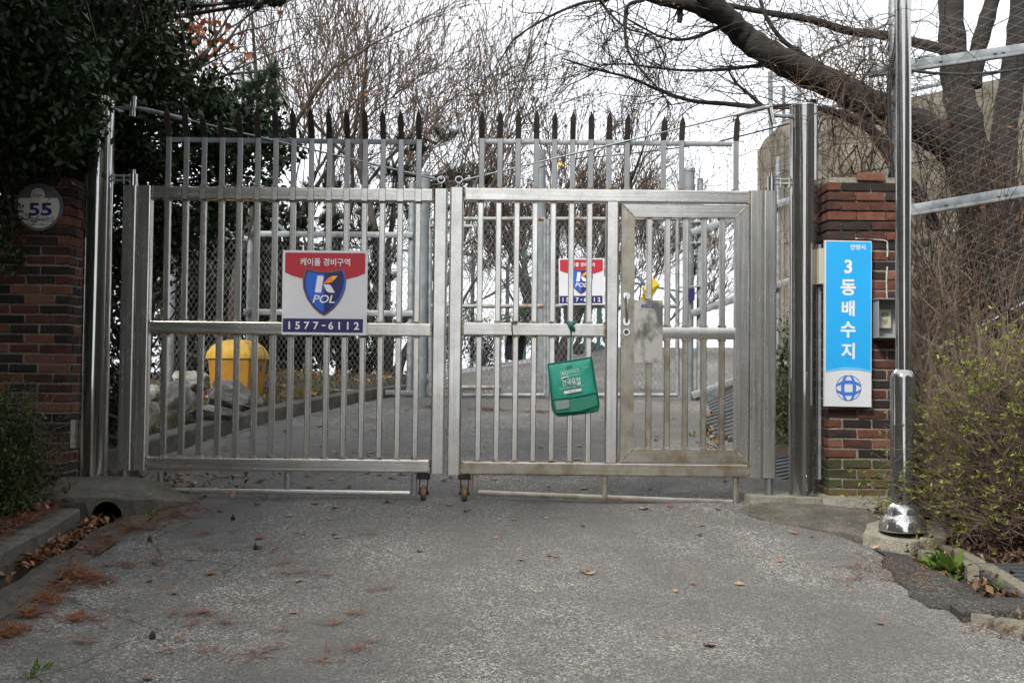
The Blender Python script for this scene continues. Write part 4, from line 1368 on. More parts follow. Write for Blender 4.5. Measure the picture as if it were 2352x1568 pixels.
pk = empty('cloth_pouch', P(1183, 828, G + 0.06), 'small black cloth pouch hung behind the mid rail by a cord', 'pouch')
yk = G + 0.045
out2 = [(1165, 770), (1158, 815), (1163, 824), (1176, 828), (1190, 828), (1200, 825), (1207, 772)]
mb = MB()
Fk = [P(x, y, yk) for x, y in out2]
Mk = [P(1182 + (x - 1182) * 0.5, y, yk - 0.02) for x, y in out2]
k = len(out2)
mb.add(Fk + Mk + [p + Vector((0, .05, 0)) for p in Fk], [(i, (i + 1) % k, k + (i + 1) % k, k + i) for i in range(k)] + [tuple(range(k, 2 * k))] + [((i + 1) % k, i, 2 * k + i, 2 * k + (i + 1) % k) for i in range(k)] + [tuple(range(3 * k - 1, 2 * k - 1, -1))])
mb.build('pouch_body', 'black_cloth', pk)
MB().poly([P(1168, 776, yk - .012), P(1177, 776, yk - .021), P(1176, 818, yk - .021), P(1167, 814, yk - .012)]).build('fold', 'sign_grey', pk)
MB().tube([P(1186, 741, G - .045), P(1180, 739, G - .045), P(1176, 742, G - .045), P(1176, 756, G - .045), P(1178, 772, G - .04), P(1179, 778, G + .03)], 0.004, 6).build('cord', 'black_cloth', pk)
MB().tube([P(1176, 742, G - .045), P(1184, 746, G - .05), P(1188, 741, G - .045), P(1183, 738, G - .03)], 0.003, 6).build('cord', 'black_cloth', pk)

# ------------------------------------------------------------------ tall steel pole in front of the pillar
pb = Gp(2074, 1226, 0.055)
PY = pb.y
pol = empty('steel_pole', pb, 'tall mirror polished steel pole with bell base at the right roadside', 'pole')
px = P(2073.5, 1190, PY).x
def pz(v): return P(2075, v, PY).z
ppm = F / PY
rU, rL = 17.6 / ppm, 27.5 / ppm
MB().lathe((px + 2 / ppm, PY, 0), [(rU, pz(850)), (rU, pz(18))], 56).build('shaft', 'steel_polished', pol)
MB().lathe((px + 2 / ppm, PY, 0), [(rU + .003, pz(26)), (rU + .003, pz(-40)), (rU * 0.98, pz(-60)), (rU * 0.98, pz(-400))], 56).build('sleeve', 'steel_polished', pol)
MB().lathe((px, PY, 0), [(rL, pz(1160)), (rL, pz(868)), (rL * 0.93, pz(860)), (rL * 0.8, pz(854)), (rU, pz(849))], 56).build('lower_shaft', 'steel_polished', pol)
prof = [(53.5, 1218), (53.5, 1212), (52, 1203), (49, 1194), (44, 1185), (39.5, 1180.5), (39, 1178), (37.5, 1170), (34, 1162), (29, 1157), (27, 1155)]
MB().lathe((px, PY, 0), [(r / ppm, pz(v)) for r, v in prof], 64).build('bell_base', 'steel_mirror', pol)
mb = MB()
hz = [P(2060, v, PY).z for v in (975, 1107)]
mb.box((px - rL * 0.62, PY - rL * 0.80, (hz[0] + hz[1]) / 2), (0.045, 0.006, hz[0] - hz[1]), Matrix.Rotation(R(-38), 3, 'Z'))
mb.build('hatch', 'steel_polished', pol)
for z in hz:
    MB().cyl((px - rL * 0.3, PY - rL * 0.95, z), (px - rL * 0.3, PY - rL * 1.02, z), 0.006, n=10).build('screw', 'steel_mirror', pol)
slab = [GX(1984, 1246), GX(2090, 1262), GX(2172, 1252), GX(2168, 1218), GX(2070, 1208), GX(1990, 1222)]
slab_patch('pole_footing', slab, 0.055, 0.14, 'concrete_light', jag=0.008, label='pale concrete block carrying the tall steel pole', cat='footing')

# ------------------------------------------------------------------ fences
def diamond_segs(O, ex, ez, w, h, cw, chh, r, jit=0.0):
    """crossing wires clipped to a panel w by h; ex, ez unit-ish vectors along and up"""
    out = []
    k = chh / cw
    n0 = int(-(h / k) / cw) - 1
    n1 = int((w + h / k) / cw) + 1
    for sgn in (1, -1):
        for i in range(n0, n1 + 1):
            x = i * cw + (0 if sgn > 0 else 0)
            a = x; b = x + sgn * h / k
            t0, t1 = 0.0, 1.0
            for lo, hi in ((0, w),):
                d = b - a
                if abs(d) < 1e-9: continue
                ta, tb = (lo - a) / d, (hi - a) / d
                t0 = max(t0, min(ta, tb)); t1 = min(t1, max(ta, tb))
            if t1 - t0 < 1e-3: continue
            q = lambda t: O + ex * (a + (b - a) * t) + ez * (h * t)
            m = max(1, int((t1 - t0) * h / 0.5))
            pr = q(t0)
            for j in range(1, m + 1):
                nx_ = q(t0 + (t1 - t0) * j / m)
                if jit and j < m:
                    nx_ = nx_ + Vector((0, rnd.uniform(-jit, jit), rnd.uniform(-jit, jit) * 0.4))
                out.append((*pr, *nx_, r, r)); pr = nx_
    return out

def link_fence(name, label, posts, rails, mesh, pmat_, wmat, cat='fence', extra=None, cell=(0.13, 0.057), wr=0.0016, jit=0.004):
    t = empty(name, posts[0][0], label, cat)
    for a, b, r in posts:
        MB().cyl(a, b, r, n=14).build('post', pmat_, t)
    for r_ in rails:
        a, b, hgt = r_
        MB().bar(a, b, 0.03, hgt, 0.004, up=(0, 0, 1)).build('rail', pmat_, t)
    for (a, b, hgt, cl) in mesh:
        ex = (b - a); w = ex.length; ex = ex / w
        seg_obj('wire_mesh', diamond_segs(a, ex, Vector((0, 0, 1)), w, hgt, cl[0], cl[1], wr * (1.0 if a.y < 10 else 1.35), jit), wmat, t)
    return t

# front fence right of the pillar
YF = 8.25
def rl(u0, v0, u1, v1, Y, h): return (P(u0, v0, Y), P(u1, v1, Y), h)
fA = P(1985, 1000, YF); 
ft = link_fence('chain_link_fence', 'near chain link fence with thick grey rails climbing right of the tall pole',
    [(P(2052, 1090, YF + .03), P(2052, -60, YF + .03), 0.036)],
    [], [(P(1950, 1095, YF), P(2480, 1010, YF), P(2100, 60, YF).z - P(2100, 1090, YF).z, (0.165, 0.07))], 'galvanised', 'wire_light', wr=0.0013, jit=0.006)
for (u0, v0, u1, v1, hpx) in ((1995, 166, 2460, 98, 27), (2015, 497, 2460, 422, 28), (2096, 1148, 2300, 1152, 20)):
    a, b = P(u0, v0, YF - .05), P(u1, v1, YF - .05)
    hh_ = hpx / F * YF
    mb = MB(); mb.bar(a, b, 0.03, hh_, 0.006, up=(0, 0, 1)); rr_ = mb.build('rail', 'galvanised', ft)
    mb = MB(); mb.bar(a + Vector((0, -.02, -hh_ * .36)), b + Vector((0, -.02, -hh_ * .36)), 0.012, hh_ * 0.25, 0.003, up=(0, 0, 1)); mb.build('rail_lip', 'galvanised', rr_)
    for k_ in (0.35, 0.62, 0.66):
        pp = a.lerp(b, k_)
        MB().lathe(pp + Vector((0, -.022, 0)), [(0.011, -0.004), (0.011, 0.004)], 12).build('bolt', 'galvanised', rr_)
# low concrete wall under it
MB().prism([P(2085, 1082, YF + .1), P(2420, 1078, YF + .1), P(2420, 1165, YF + .1), P(2085, 1160, YF + .1)], (0, 0.2, 0)).build('low_wall', 'concrete_wall', label='low stained concrete wall under the near chain link fence', cat='wall')

# black corrugated conduit hanging beside the fence post
pts = [P(2062, 60, 8.1), P(2058, 110, 8.1), P(2045, 160, 8.12), P(2040, 230, 8.12), P(2044, 330, 8.12), P(2050, 420, 8.12), P(2062, 500, 8.12)]
path = []
for a, b in zip(pts[:-1], pts[1:]):
    for k in range(22):
        path.append(a.lerp(b, k / 22))
MB().tube(path, [0.017 + 0.003 * (i % 2) for i in range(len(path))], 10).build('cable_conduit', 'black_rubber', label='black corrugated conduit drooping beside the tall steel pole', cat='conduit')
MB().tube([P(2096, 163, 8.0), P(2140, 168, 8.3), P(2220, 172, 8.6), P(2300, 165, 8.8), P(2400, 152, 9)], 0.011, 8).build('cable', 'black_rubber', label='black cable stretched above the upper fence rail at right', cat='cable')

# inner chain link gate and the fence it hangs in
YI = 13.8
def vpost(u, v0, v1, rpx, Y=YI):
    r = rpx / F * Y
    a, b = P(u, v1, Y), P(u, v0, Y)
    a.x = b.x = (a.x + b.x) / 2
    a.z -= 0.1
    return (a, b, r)
fl_ = link_fence('chain_link_fence', 'galvanised chain link panel left of the inner gate, behind the left pickets',
    [vpost(573, 480, 905, 7), vpost(944, 420, 915, 8)],
    [rl(560, 537, 948, 540, YI - .06, 0.07), rl(560, 716, 948, 720, YI - .06, 0.07), rl(640, 897, 948, 902, YI - .06, 0.06)],
    [(P(565, 908, YI), P(948, 908, YI), P(700, 540, YI).z - P(700, 908, YI).z, (0.06, 0.10))], 'galvanised', 'wire', wr=0.0019)
MB().cyl(P(495, 512, YI), P(573, 560, YI), 0.03, n=10).build('brace_arm', 'galvanised_blue', fl_)
MB().cyl(P(625, 505, YI), P(668, 545, YI), 0.025, n=10).build('brace_arm', 'galvanised_blue', fl_)
link_fence('chain_link_fence', 'dark chain link panel behind the boulders at far left of the inner gate',
    [vpost(392, 540, 910, 9, 13.0)],
    [rl(330, 534, 569, 548, 13.2, 0.05)],
    [(P(300, 915, 13.2), P(569, 915, 13.4), P(400, 540, 13.2).z - P(400, 915, 13.2).z, (0.06, 0.10))], 'galvanised', 'wire', wr=0.0019)
link_fence('chain_link_fence', 'far thin chain link fence with slanted arms seen beyond the inner gate',
    [vpost(u, v, 850, 4.5, 21.0) for u, v in ((700, 555), (893, 570), (1085, 585), (1165, 612), (1235, 640))] ,
    [rl(560, 552, 1085, 585, 21.0, 0.05), rl(1080, 585, 1260, 655, 21.0, 0.05)],
    [(P(560, 850, 21.0), P(1260, 850, 21.0), P(900, 580, 21).z - P(900, 850, 21).z, (0.10, 0.13))], 'galvanised_blue', 'wire', wr=0.0017)
for u, v in ((893, 570), (1040, 582), (1165, 612)):
    pass
gp1 = vpost(971, 398, 925, 12.5); gp2 = vpost(1581, 388, 932, 12.5)
for (a, b, r), lb in ((gp1, 'thick grey post holding the inner chain link gate, left side'), (gp2, 'thick grey post right of the inner chain link gate with a dark lock box')):
    t = empty('gate_post', a, lb, 'gate post', 'inner gate posts')
    MB().lathe(a, [(r, 0), (r, b.z - a.z)], 28).build('shaft', 'galvanised_blue', t)
    MB().lathe(b, [(r + .006, -0.03), (r + .006, 0.0), (r * .5, 0.012), (0.004, 0.014)], 24).build('cap', 'galvanised', t)
    if r and 'dark lock' in lb:
        MB().box(P(1588, 676, YI - .12), (0.075, 0.05, 0.14)).build('lock_box', 'sign_navy', t)
        for v in (512, 560, 660):
            MB().bar(P(1560, v, YI - .05), P(1612, v - 3, YI - .05), 0.03, 0.02, 0.003, up=(0, 0, 1)).build('clamp', 'galvanised', t)
def mesh_gate(u0, u1, label, mids, vb=907):
    t = empty('mesh_gate', P((u0 + u1) / 2, vb + 8, YI), label, 'gate', 'inner chain link gate leaves')
    rr = 0.026
    p = lambda u, v: P(u, v, YI)
    for u in (u0, u1):
        MB().cyl(p(u, vb), p(u, 503), rr, n=12).build('frame_pipe', 'galvanised', t)
    for u in mids:
        MB().cyl(p(u, vb), p(u, 503), rr * 0.85, n=12).build('frame_pipe', 'galvanised', t)
    for v, m in ((503, 'galvanised_rust'), (703, 'galvanised_rust'), (vb, 'galvanised')):
        MB().cyl(p(u0, v), p(u1, v), rr, n=12).build('frame_pipe', m, t)
    a, b = p(u0, vb), p(u1, vb)
    b.z = a.z
    ex = (b - a); w = ex.length
    seg_obj('wire_mesh', diamond_segs(a, ex / w, Vector((0, 0, 1)), w, p(u0, 503).z - a.z, 0.062, 0.105, 0.0026, 0.004), 'wire', t)
    return t
g1_ = mesh_gate(988, 1252, 'left leaf of the inner chain link gate with a padlock', [1148])
g2_ = mesh_gate(1259, 1556, 'right leaf of the inner chain link gate carrying the second sign', [])
MB().cyl(P(988, 520, YI - .02), P(1085, 520, YI - .02), 0.028, n=10).build('frame_pipe', 'galvanised_rust', g1_)
MB().cyl(P(1000, 889, YI - .06), P(1150, 889, YI - .06), 0.026, n=10).build('frame_pipe', 'galvanised_rust', g1_)
pd = empty('padlock', P(1129, 733, YI - .06), 'small padlock hanging on the inner chain link gate', 'padlock')
MB().box(P(1129, 728, YI - .07), (0.06, 0.03, 0.06)).build('lock_body', 'padlock_brass', pd)
c_ = P(1129, 721, YI - .07)
MB().tube([c_ + Vector((0.02 * math.cos(a), 0, 0.035 * math.sin(a))) for a in np.linspace(0, math.pi, 9)], 0.005, 6).build('shackle', 'steel_mirror', pd)

# fence climbing to the right of the inner gate
fr_ = link_fence('chain_link_fence', 'chain link fence climbing the bank between wicket door and right post',
    [vpost(1607, 410, 925, 7), vpost(1786, 360, 850, 6)],
    [rl(1588, 535, 1830, 455, YI - .06, 0.085), rl(1588, 720, 1830, 640, YI - .06, 0.085), rl(1590, 908, 1830, 825, YI - .06, 0.085)],
    [], 'galvanised', 'wire_light')
a, b = P(1606, 905, YI), P(1830, 830, YI)
ex = b - a; w = ex.length
seg_obj('wire_mesh', diamond_segs(a, ex / w, Vector((0, 0, 1)), w, P(1606, 520, YI).z - a.z, 0.07, 0.12, 0.0018, 0.004), 'wire_light', fr_)
# barbed wire coil above it
coil = []
n_ = 420
for k in range(n_):
    s_ = k / n_
    a_ = s_ * 2 * math.pi * 7
    u_ = 1580 + 260 * s_
    c_ = P(u_, 400 - 40 * s_, 11.0)
    rr_ = 0.30 + 0.04 * math.sin(k * 0.31)
    coil.append(c_ + Vector((0.16 * math.sin(a_ * 0.5 + 1) + rr_ * 0.45 * math.cos(a_), rr_ * 0.8 * math.cos(a_), rr_ * math.sin(a_))))
seg_obj('barbed_wire', barbed(coil, 0.0022, 0.07) + barbed([P(1560, 432, 11), P(1700, 422, 11), P(1850, 395, 11)], 0.0022, 0.08) + barbed([P(1600, 452, 11), P(1700, 400, 11), P(1850, 372, 11)], 0.002, 0.08), 'barbed_wire', label='coil of barbed wire above the fence left of the right post', cat='barbed wire')
MB().tube([P(1240, 385, 15), P(1300, 366, 14), P(1400, 358, 13), P(1520, 345, 12), P(1650, 326, 11), P(1790, 290, 10), P(1900, 262, 10)], 0.007, 6).build('cable', 'black_rubber', label='black overhead cable crossing behind the spikes of right leaf', cat='cable')
MB().prism([P(1280, 374, 14.2), P(1291, 373, 14.2), P(1292, 379, 14.2), P(1281, 380, 14.2)], (0, 0.006, 0)).build('cable_tag', 'flag_yellow', label='small yellow tag hanging from the overhead cable', cat='tag')

# pale blue lamp pole, green mesh fence on the crest, yellow warning banner
lpz = empty('lamp_pole', P(1247, 745, 16.5), 'pale blue steel lamp pole standing behind the inner gate', 'pole')
a, b = P(1247, 760, 16.5), P(1243, 350, 16.5)
MB().tube([a - Vector((0, 0, .6)), b], [0.075, 0.062], 20).build('shaft', 'galvanised_blue', lpz)
MB().tube([b - Vector((0, 0, .12)), b + Vector((0, 0, .03))], [0.07, 0.07], 16).build('cap', 'galvanised_blue', lpz)
MB().cyl(P(1273, 392, 16.5), P(1272, 780, 16.5), 0.03, n=10).build('conduit', 'galvanised', lpz)
gf = link_fence('chain_link_fence', 'green coated mesh fence on the crest behind the second sign',
    [vpost(u, 565 if u < 1300 else 660, 815, 4.5, 22.0) for u in (1205, 1345, 1375, 1480)],
    [rl(1180, 578, 1260, 610, 22.0, 0.05), rl(1400, 640, 1575, 672, 22, 0.04)],
    [(P(1180, 812, 22.0), P(1385, 812, 22.0), P(1250, 620, 22).z - P(1250, 812, 22).z, (0.08, 0.10))], 'wire_green', 'wire_green', wr=0.004)
for u, v in ((1480, 635), (1540, 660)):
    MB().cyl(P(u - 14, v, 20), P(u + 20, v + 42, 20), 0.03, n=8).build('brace_arm', 'galvanised_blue', gf)
wb = empty('warning_banner', P(1485, 690, 13.72), 'crumpled yellow warning banner tied behind the wicket door', 'banner')
yb = 13.72
A_ = [P(1488, 634, yb), P(1499, 638, yb - .03), P(1516, 653, yb), P(1507, 668, yb + .03), P(1497, 684, yb), P(1494, 692, yb), P(1472, 692, yb), P(1478, 668, yb - .03), P(1484, 648, yb)]
cc = P(1492, 664, yb - .05)
mb = MB()
k = len(A_)
mb.add(A_ + [cc] + [p + Vector((0, .012, 0)) for p in A_], [(i, (i + 1) % k, k) for i in range(k)] + [tuple(range(2 * k, k, -1))])
mb.build('cloth', 'flag_yellow', wb)
text('lettering', '주의', 'print_black', wb, 1481, 674, 9, yb - 0.04, 0.02, rot=-65)
text('lettering', 'HAZARD', 'print_black', wb, 1480, 685, 4.5, yb - 0.035, 0.01, rot=10)

# ------------------------------------------------------------------ concrete retaining wall up on the right
YW = 17.0
top = [(1756, 336), (1772, 306), (1800, 280), (1832, 257), (1900, 255), (2000, 240), (2100, 222), (2170, 208), (2300, 180), (2500, 130)]
wt = empty('retaining_wall', P(2000, 700, YW), 'weathered tan concrete retaining wall rising behind the cherry tree', 'wall')
mb = MB(); mb.prism([P(u, v, YW) for u, v in top] + [P(2500, 820, YW), P(1756, 830, YW)], (0, 0.5, 0)); mb.build('wall_face', 'concrete_wall', wt)
for (u0, v0, u1, v1) in ((1756, 430, 2500, 300), (1756, 560, 2500, 470)):
    MB().bar(P(u0, v0, YW - .006), P(u1, v1, YW - .006), 0.02, 0.05, 0.003, up=(0, 0, 1)).build('formwork_ridge', 'concrete_wall', wt)
for u in np.arange(1768, 1905, 14.5):
    MB().bar(P(u, 800, YW - .01), P(u, 345 if u < 1775 else 300, YW - .01), 0.05, 0.03, 0.006).build('rib', 'concrete_wall', wt)
MB().bar(P(1880, 252, YW + .2), P(2500, 122, YW + .2), 0.06, 0.05, 0.01, up=(0, 0, 1)).build('coping_rail', 'galvanised_blue', wt)
link_fence('chain_link_fence', 'pale blue mesh fence standing on top of the concrete wall',
    [(P(1771, 330, 17.3), P(1769, 165, 17.3), 0.035), (P(1836, 262, 17.3), P(1836, 90, 17.3), 0.03), (P(1800, 290, 17.4), P(1800, 200, 17.4), 0.025), (P(2000, 245, 17.3), P(2000, 40, 17.3), 0.03)],
    [(P(1769, 180, 17.3), P(2050, 50, 17.3), 0.04)],
    [(P(1770, 300, 17.3), P(2050, 235, 17.3), 1.0, (0.09, 0.09))], 'galvanised_blue', 'wire_light', wr=0.003)

# bright pipes of the stair rail on the bank
sr = empty('handrail', P(2140, 820, 8.9), 'bright steel pipe rail climbing the leafy bank behind the bush', 'handrail')
MB().cyl(P(2118, 822, 8.9), P(2420, 660, 9.3), 0.018, n=10).build('pipe', 'steel_mirror', sr)
MB().cyl(P(2312, 1000, 9.1), P(2312, 560, 9.1), 0.02, n=10).build('upright', 'rust_dark', sr)
MB().cyl(P(2135, 1070, 8.9), P(2135, 960, 8.9), 0.025, n=10).build('upright', 'galvanised', sr)
MB().cyl(P(2150, 985, 8.9), P(2330, 905, 9.1), 0.017, n=10).build('pipe', 'steel_mirror', sr)
sr2 = empty('stair_railing', P(2200, 690, 11), 'thin barred steel railing far up the bank under the trunk', 'handrail')
MB().cyl(P(2180, 535, 11), P(2312, 495, 11), 0.02, n=10).build('top_pipe', 'steel_mirror', sr2)
for k in range(12):
    u_ = 2190 + k * 10
    MB().cyl(P(u_, 690 - k * 4, 11), P(u_, 532 - k * 3, 11), 0.011, n=6).build('baluster', 'galvanised', sr2)
MB().bar(P(2090, 568, 10.5), P(2178, 540, 10.5), 0.03, 0.09, 0.006, up=(0, 0, 1)).build('flat_rail', 'galvanised', sr2)

# ------------------------------------------------------------------ yellow grit bin and boulders inside the gate
YB = 12.6
gb = empty('grit_bin', P(540, 905, YB), 'yellow plastic grit bin with domed lid behind the left pickets', 'bin')
zb0 = P(540, 912, YB).z
def bq(u, v, d): return P(u, v, YB + d)
def quadbox(front, back, nm, mat):
    k = len(front)
    MB().add(front + back, [tuple(range(k)), tuple(range(2 * k - 1, k - 1, -1))] + [(i, k + i, k + (i + 1) % k, (i + 1) % k) for i in range(k)]).build(nm, mat, gb)
bl, bm, brr = bq(478, 808, 0.25), bq(572, 822, 0.0), bq(613, 812, 0.35)
bk = bl + (brr - bm)
lo = lambda p, k: Vector((p.x * 1.0 + (540 - 1176) / F * YB * 0.0, p.y, zb0 - 0.02))
cb = (bl + bm + brr + bk) / 4
def shrink(p, f, z): return Vector((cb.x + (p.x - cb.x) * f, cb.y + (p.y - cb.y) * f, z))
ztopb = bm.z
up4 = [shrink(p, 1.0, ztopb) for p in (bl, bm, brr, bk)]
dn4 = [shrink(p, 0.84, zb0 - 0.05) for p in (bl, bm, brr, bk)]
MB().add(up4 + dn4, [(0, 1, 5, 4), (1, 2, 6, 5), (2, 3, 7, 6), (3, 0, 4, 7), (0, 3, 2, 1), (4, 5, 6, 7)]).build('tub', 'bin_yellow', gb)
mb = MB()
rim = [shrink(p, 1.09, ztopb + 0.012) for p in (bl, bm, brr, bk)]
rows = [[p + Vector((0, 0, -.018)) for p in rim], rim]
for f, dz in ((1.0, 0.05), (0.86, 0.12), (0.62, 0.175), (0.3, 0.2)):
    rows.append([shrink(p, f * 1.05, ztopb + 0.012 + dz) for p in (bl, bm, brr, bk)])
vs_ = [p for r_ in rows for p in r_]
fs_ = [(i * 4 + k, i * 4 + (k + 1) % 4, i * 4 + 4 + (k + 1) % 4, i * 4 + 4 + k) for i in range(len(rows) - 1) for k in range(4)] + [(3, 2, 1, 0), tuple(len(vs_) - 4 + k for k in range(4))]
mb.add(vs_, fs_); mb.build('lid', 'bin_lid_yellow', gb, sharp=20)
MB().tube([bq(596, 800, 0.15), bq(603, 796, 0.13), bq(608, 812, 0.15), bq(609, 835, 0.17)], 0.006, 6).build('latch', 'steel_mirror', gb)
for k_ in range(3):
    fq = lambda u, v: (lambda p: p)(P(u, v, YB + 0.035 + 0.0088 * (u - 572)))
    u_ = 579 + k_ * 9
    MB().poly([P(u_, 838 - k_, YB + 0.018 + 0.0085 * (u_ - 572)), P(u_ + 4, 837 - k_, YB + 0.018 + 0.0085 * (u_ + 4 - 572)), P(u_ + 4, 852, YB + 0.018 + 0.0085 * (u_ + 4 - 572)), P(u_, 853, YB + 0.018 + 0.0085 * (u_ - 572))]).build('stencil', 'print_black', gb)

from mathutils import noise as mnoise
def boulder(u0, v0, u1, v1, Y, seed, label):
    g = np.random.default_rng(seed)
    a, b = P(u0, v1, Y), P(u1, v0, Y)
    c = (a + b) / 2
    rx, rz = abs(b.x - a.x) / 2, abs(b.z - a.z) / 2
    ry = (rx + rz) / 2
    n, m_ = 44, 28
    V = []
    planes = [(g.normal(size=3), g.uniform(0.62, 0.95)) for _ in range(22)]
    planes = [(p / np.linalg.norm(p), d) for p, d in planes]
    o3 = Vector(g.uniform(-50, 50, 3))
    for i in range(m_ + 1):
        for k in range(n):
            th, ph = math.pi * i / m_, 2 * math.pi * k / n
            d = np.array([math.sin(th) * math.cos(ph), math.sin(th) * math.sin(ph), math.cos(th)])
            r = 1.0
            for p, dd in planes:
                q_ = d.dot(p)
                if q_ > 0: r = min(r, dd / max(q_, 1e-3))
            dv = Vector(d)
            r *= 1 + 0.14 * mnoise.noise(dv * 1.8 + o3) + 0.09 * mnoise.noise(dv * 4.5 + o3) + 0.05 * mnoise.noise(dv * 10 + o3)
            V.append((c.x + d[0] * r * rx * 1.2, c.y + d[1] * r * ry, c.z + d[2] * r * rz * 1.25))
    Fq = [(i * n + k, i * n + n + k, i * n + n + (k + 1) % n, i * n + (k + 1) % n) for i in range(m_) for k in range(n)]
    mb = MB(); mb.add(V, Fq)
    return mb.build('boulder', 'rock', label=label, cat='boulder', group='boulders beside the inner kerb', sharp=24)
boulder(318, 925, 378, 1010, 10.6, 3, 'dark craggy boulder close behind the left hinge stile')
boulder(372, 885, 446, 975, 11.0, 5, 'folded grey boulder left of the pale rounded one')
boulder(400, 850, 480, 905, 12.2, 8, 'grey boulder standing behind the others beside the bin')
boulder(446, 932, 545, 962, 10.8, 13, 'low flat boulder in front of the pale rounded one')
boulder(470, 880, 568, 950, 11.4, 21, 'pale rounded boulder in front of the yellow grit bin')
boulder(555, 908, 602, 938, 11.8, 34, 'small grey boulder right of the pale rounded one')
boulder(325, 880, 372, 930, 11.8, 55, 'tan boulder highest behind the left hinge stile')

# kerb stones and rubble at the right roadside
def kstone(u0, v0, u1, v1, h, w, label, mat='stone'):
    a, b = Gp(u0, v0), Gp(u1, v1)
    d = (b - a).normalized(); s_ = Vector((d.y, -d.x, 0)) * w
    mb = MB()
    j = lambda: Vector((rnd.uniform(-.008, .008), rnd.uniform(-.008, .008), rnd.uniform(-.004, .004)))
    ps = [a + j(), b + j(), b + s_ + j(), a + s_ + j()]
    z = Vector((0, 0, h))
    zi = [p + z * 0.75 for p in ps]
    cc_ = sum(ps, Vector()) / 4
    zt2 = [cc_ + (p - cc_) * 0.9 + z for p in ps]
    dn = [p - Vector((0, 0, .06)) for p in ps]
    mb.add(dn + zi + zt2, [(i, (i + 1) % 4, 4 + (i + 1) % 4, 4 + i) for i in range(4)] + [(4 + i, 4 + (i + 1) % 4, 8 + (i + 1) % 4, 8 + i) for i in range(4)] + [(8, 9, 10, 11), (3, 2, 1, 0)])
    return mb.build('kerb_stone', mat, label=label, cat='kerb stone', group='worn kerb stones at the right roadside')
kstone(2352, 1385, 2240, 1312, 0.05, 0.09, 'long worn kerb stone running to the right picture edge')
kstone(2232, 1306, 2160, 1268, 0.045, 0.08, 'worn kerb stone just in front of the pole footing')
kstone(2135, 1290, 2112, 1272, 0.03, 0.1, 'small flat stone at the corner of the pole footing')
kstone(2270, 1438, 2212, 1420, 0.035, 0.08, 'short pale kerb stone below the broken asphalt slab')
kstone(2352, 1450, 2285, 1436, 0.03, 0.09, 'flat kerb stone below the broken asphalt slab at picture edge')
kstone(2224, 1335, 2205, 1315, 0.07, 0.05, 'small upright stone leaning on the worn kerb')
# little metal plate beside the left apron
MB().box(Gp(337, 1137, 0.09) , (0.05, 0.03, 0.02)).build('floor_latch', 'galvanised', label='small metal latch plate on the left concrete apron', cat='latch')

# ------------------------------------------------------------------ vegetation
def rv(s=1.0):
    return Vector((rnd.gauss(0, s), rnd.gauss(0, s), rnd.gauss(0, s)))

def grow(segs, tips, p, d, L, r, lvl, mx, wig=0.12, up=0.08, ang=(22, 48), kids=(2, 3), ratio=(0.6, 0.82), nseg=4, rmin=0.0022, side=0.5):
    """bare broadleaf branching; fills segs with twig pieces and tips with end points"""
    n = nseg if lvl < mx else 3
    r_end = max(r * (0.62 if lvl < mx else 0.4), rmin * 0.8)
    for i in range(n):
        d = (d + rv(wig) + Vector((0, 0, up))).normalized()
        q = p + d * (L / n)
        ra, rb = r + (r_end - r) * i / n, r + (r_end - r) * (i + 1) / n
        segs.append((*p, *q, ra, rb))
        p = q
        if lvl < mx and i > 0 and i < n - 1 and rnd.random() < side:
            a = R(rnd.uniform(*ang))
            ax = d.orthogonal().normalized()
            ax.rotate(Matrix.Rotation(rnd.uniform(0, 6.283), 3, d))
            dd = d.copy(); dd.rotate(Matrix.Rotation(a, 3, ax))
            grow(segs, tips, p.copy(), dd, L * rnd.uniform(*ratio) * 0.8, max(rb * 0.55, rmin), lvl + 1, mx, wig, up, ang, kids, ratio, nseg, rmin, side)
    if lvl < mx:
        k = rnd.randint(*kids)
        az = rnd.uniform(0, 6.283)
        for j in range(k):
            a = R(rnd.uniform(*ang)) * (0.6 if j == 0 else 1.0)
            ax = d.orthogonal().normalized()
            ax.rotate(Matrix.Rotation(az + 6.283 * j / k, 3, d))
            dd = d.copy(); dd.rotate(Matrix.Rotation(a, 3, ax))
            grow(segs, tips, p.copy(), dd, L * rnd.uniform(*ratio), max(r_end * (0.85 if j == 0 else 0.68), rmin), lvl + 1, mx, wig, up, ang, kids, ratio, nseg, rmin, side)
    else:
        tips.append(p)

def bare_tree(label, base, limbs, mx, L, r, leafy=0, bark='bark_grey', tw='twig', rmin=0.003, group='bare trees behind the gate', **kw):
    t = empty('bare_tree', base, label, 'tree', group)
    thick, thin, tips = [], [], []
    segs = []
    for (d, l, rr, hgt) in limbs:
        p = base + Vector((0, 0, 0))
        d = Vector(d).normalized()
        q = base + d * hgt
        mid = base.lerp(q, 0.5) + rv(0.05)
        segs += [(*base - Vector((0, 0, .3)), *mid, rr * 1.35, rr * 1.12), (*mid, *q, rr * 1.12, rr)]
        grow(segs, tips, q, d, l, rr, 0, mx, rmin=rmin, **kw)
    A = np.array(segs)
    big = A[:, 6] > 0.02
    if big.any():
        seg_obj('trunk', A[big], bark, t, 7)
    seg_obj('crown', A[~big], tw, t, 3)
    if leafy and tips:
        T = np.array([rnd.choice(tips) for _ in range(leafy)])
        V, Fc = leaf_arrays(T, 0.07, 0.3, 0.1, 0.4, 0.7)
        arr_obj('dry_leaves', V, Fc, 'leaf_dry', t)
    return t

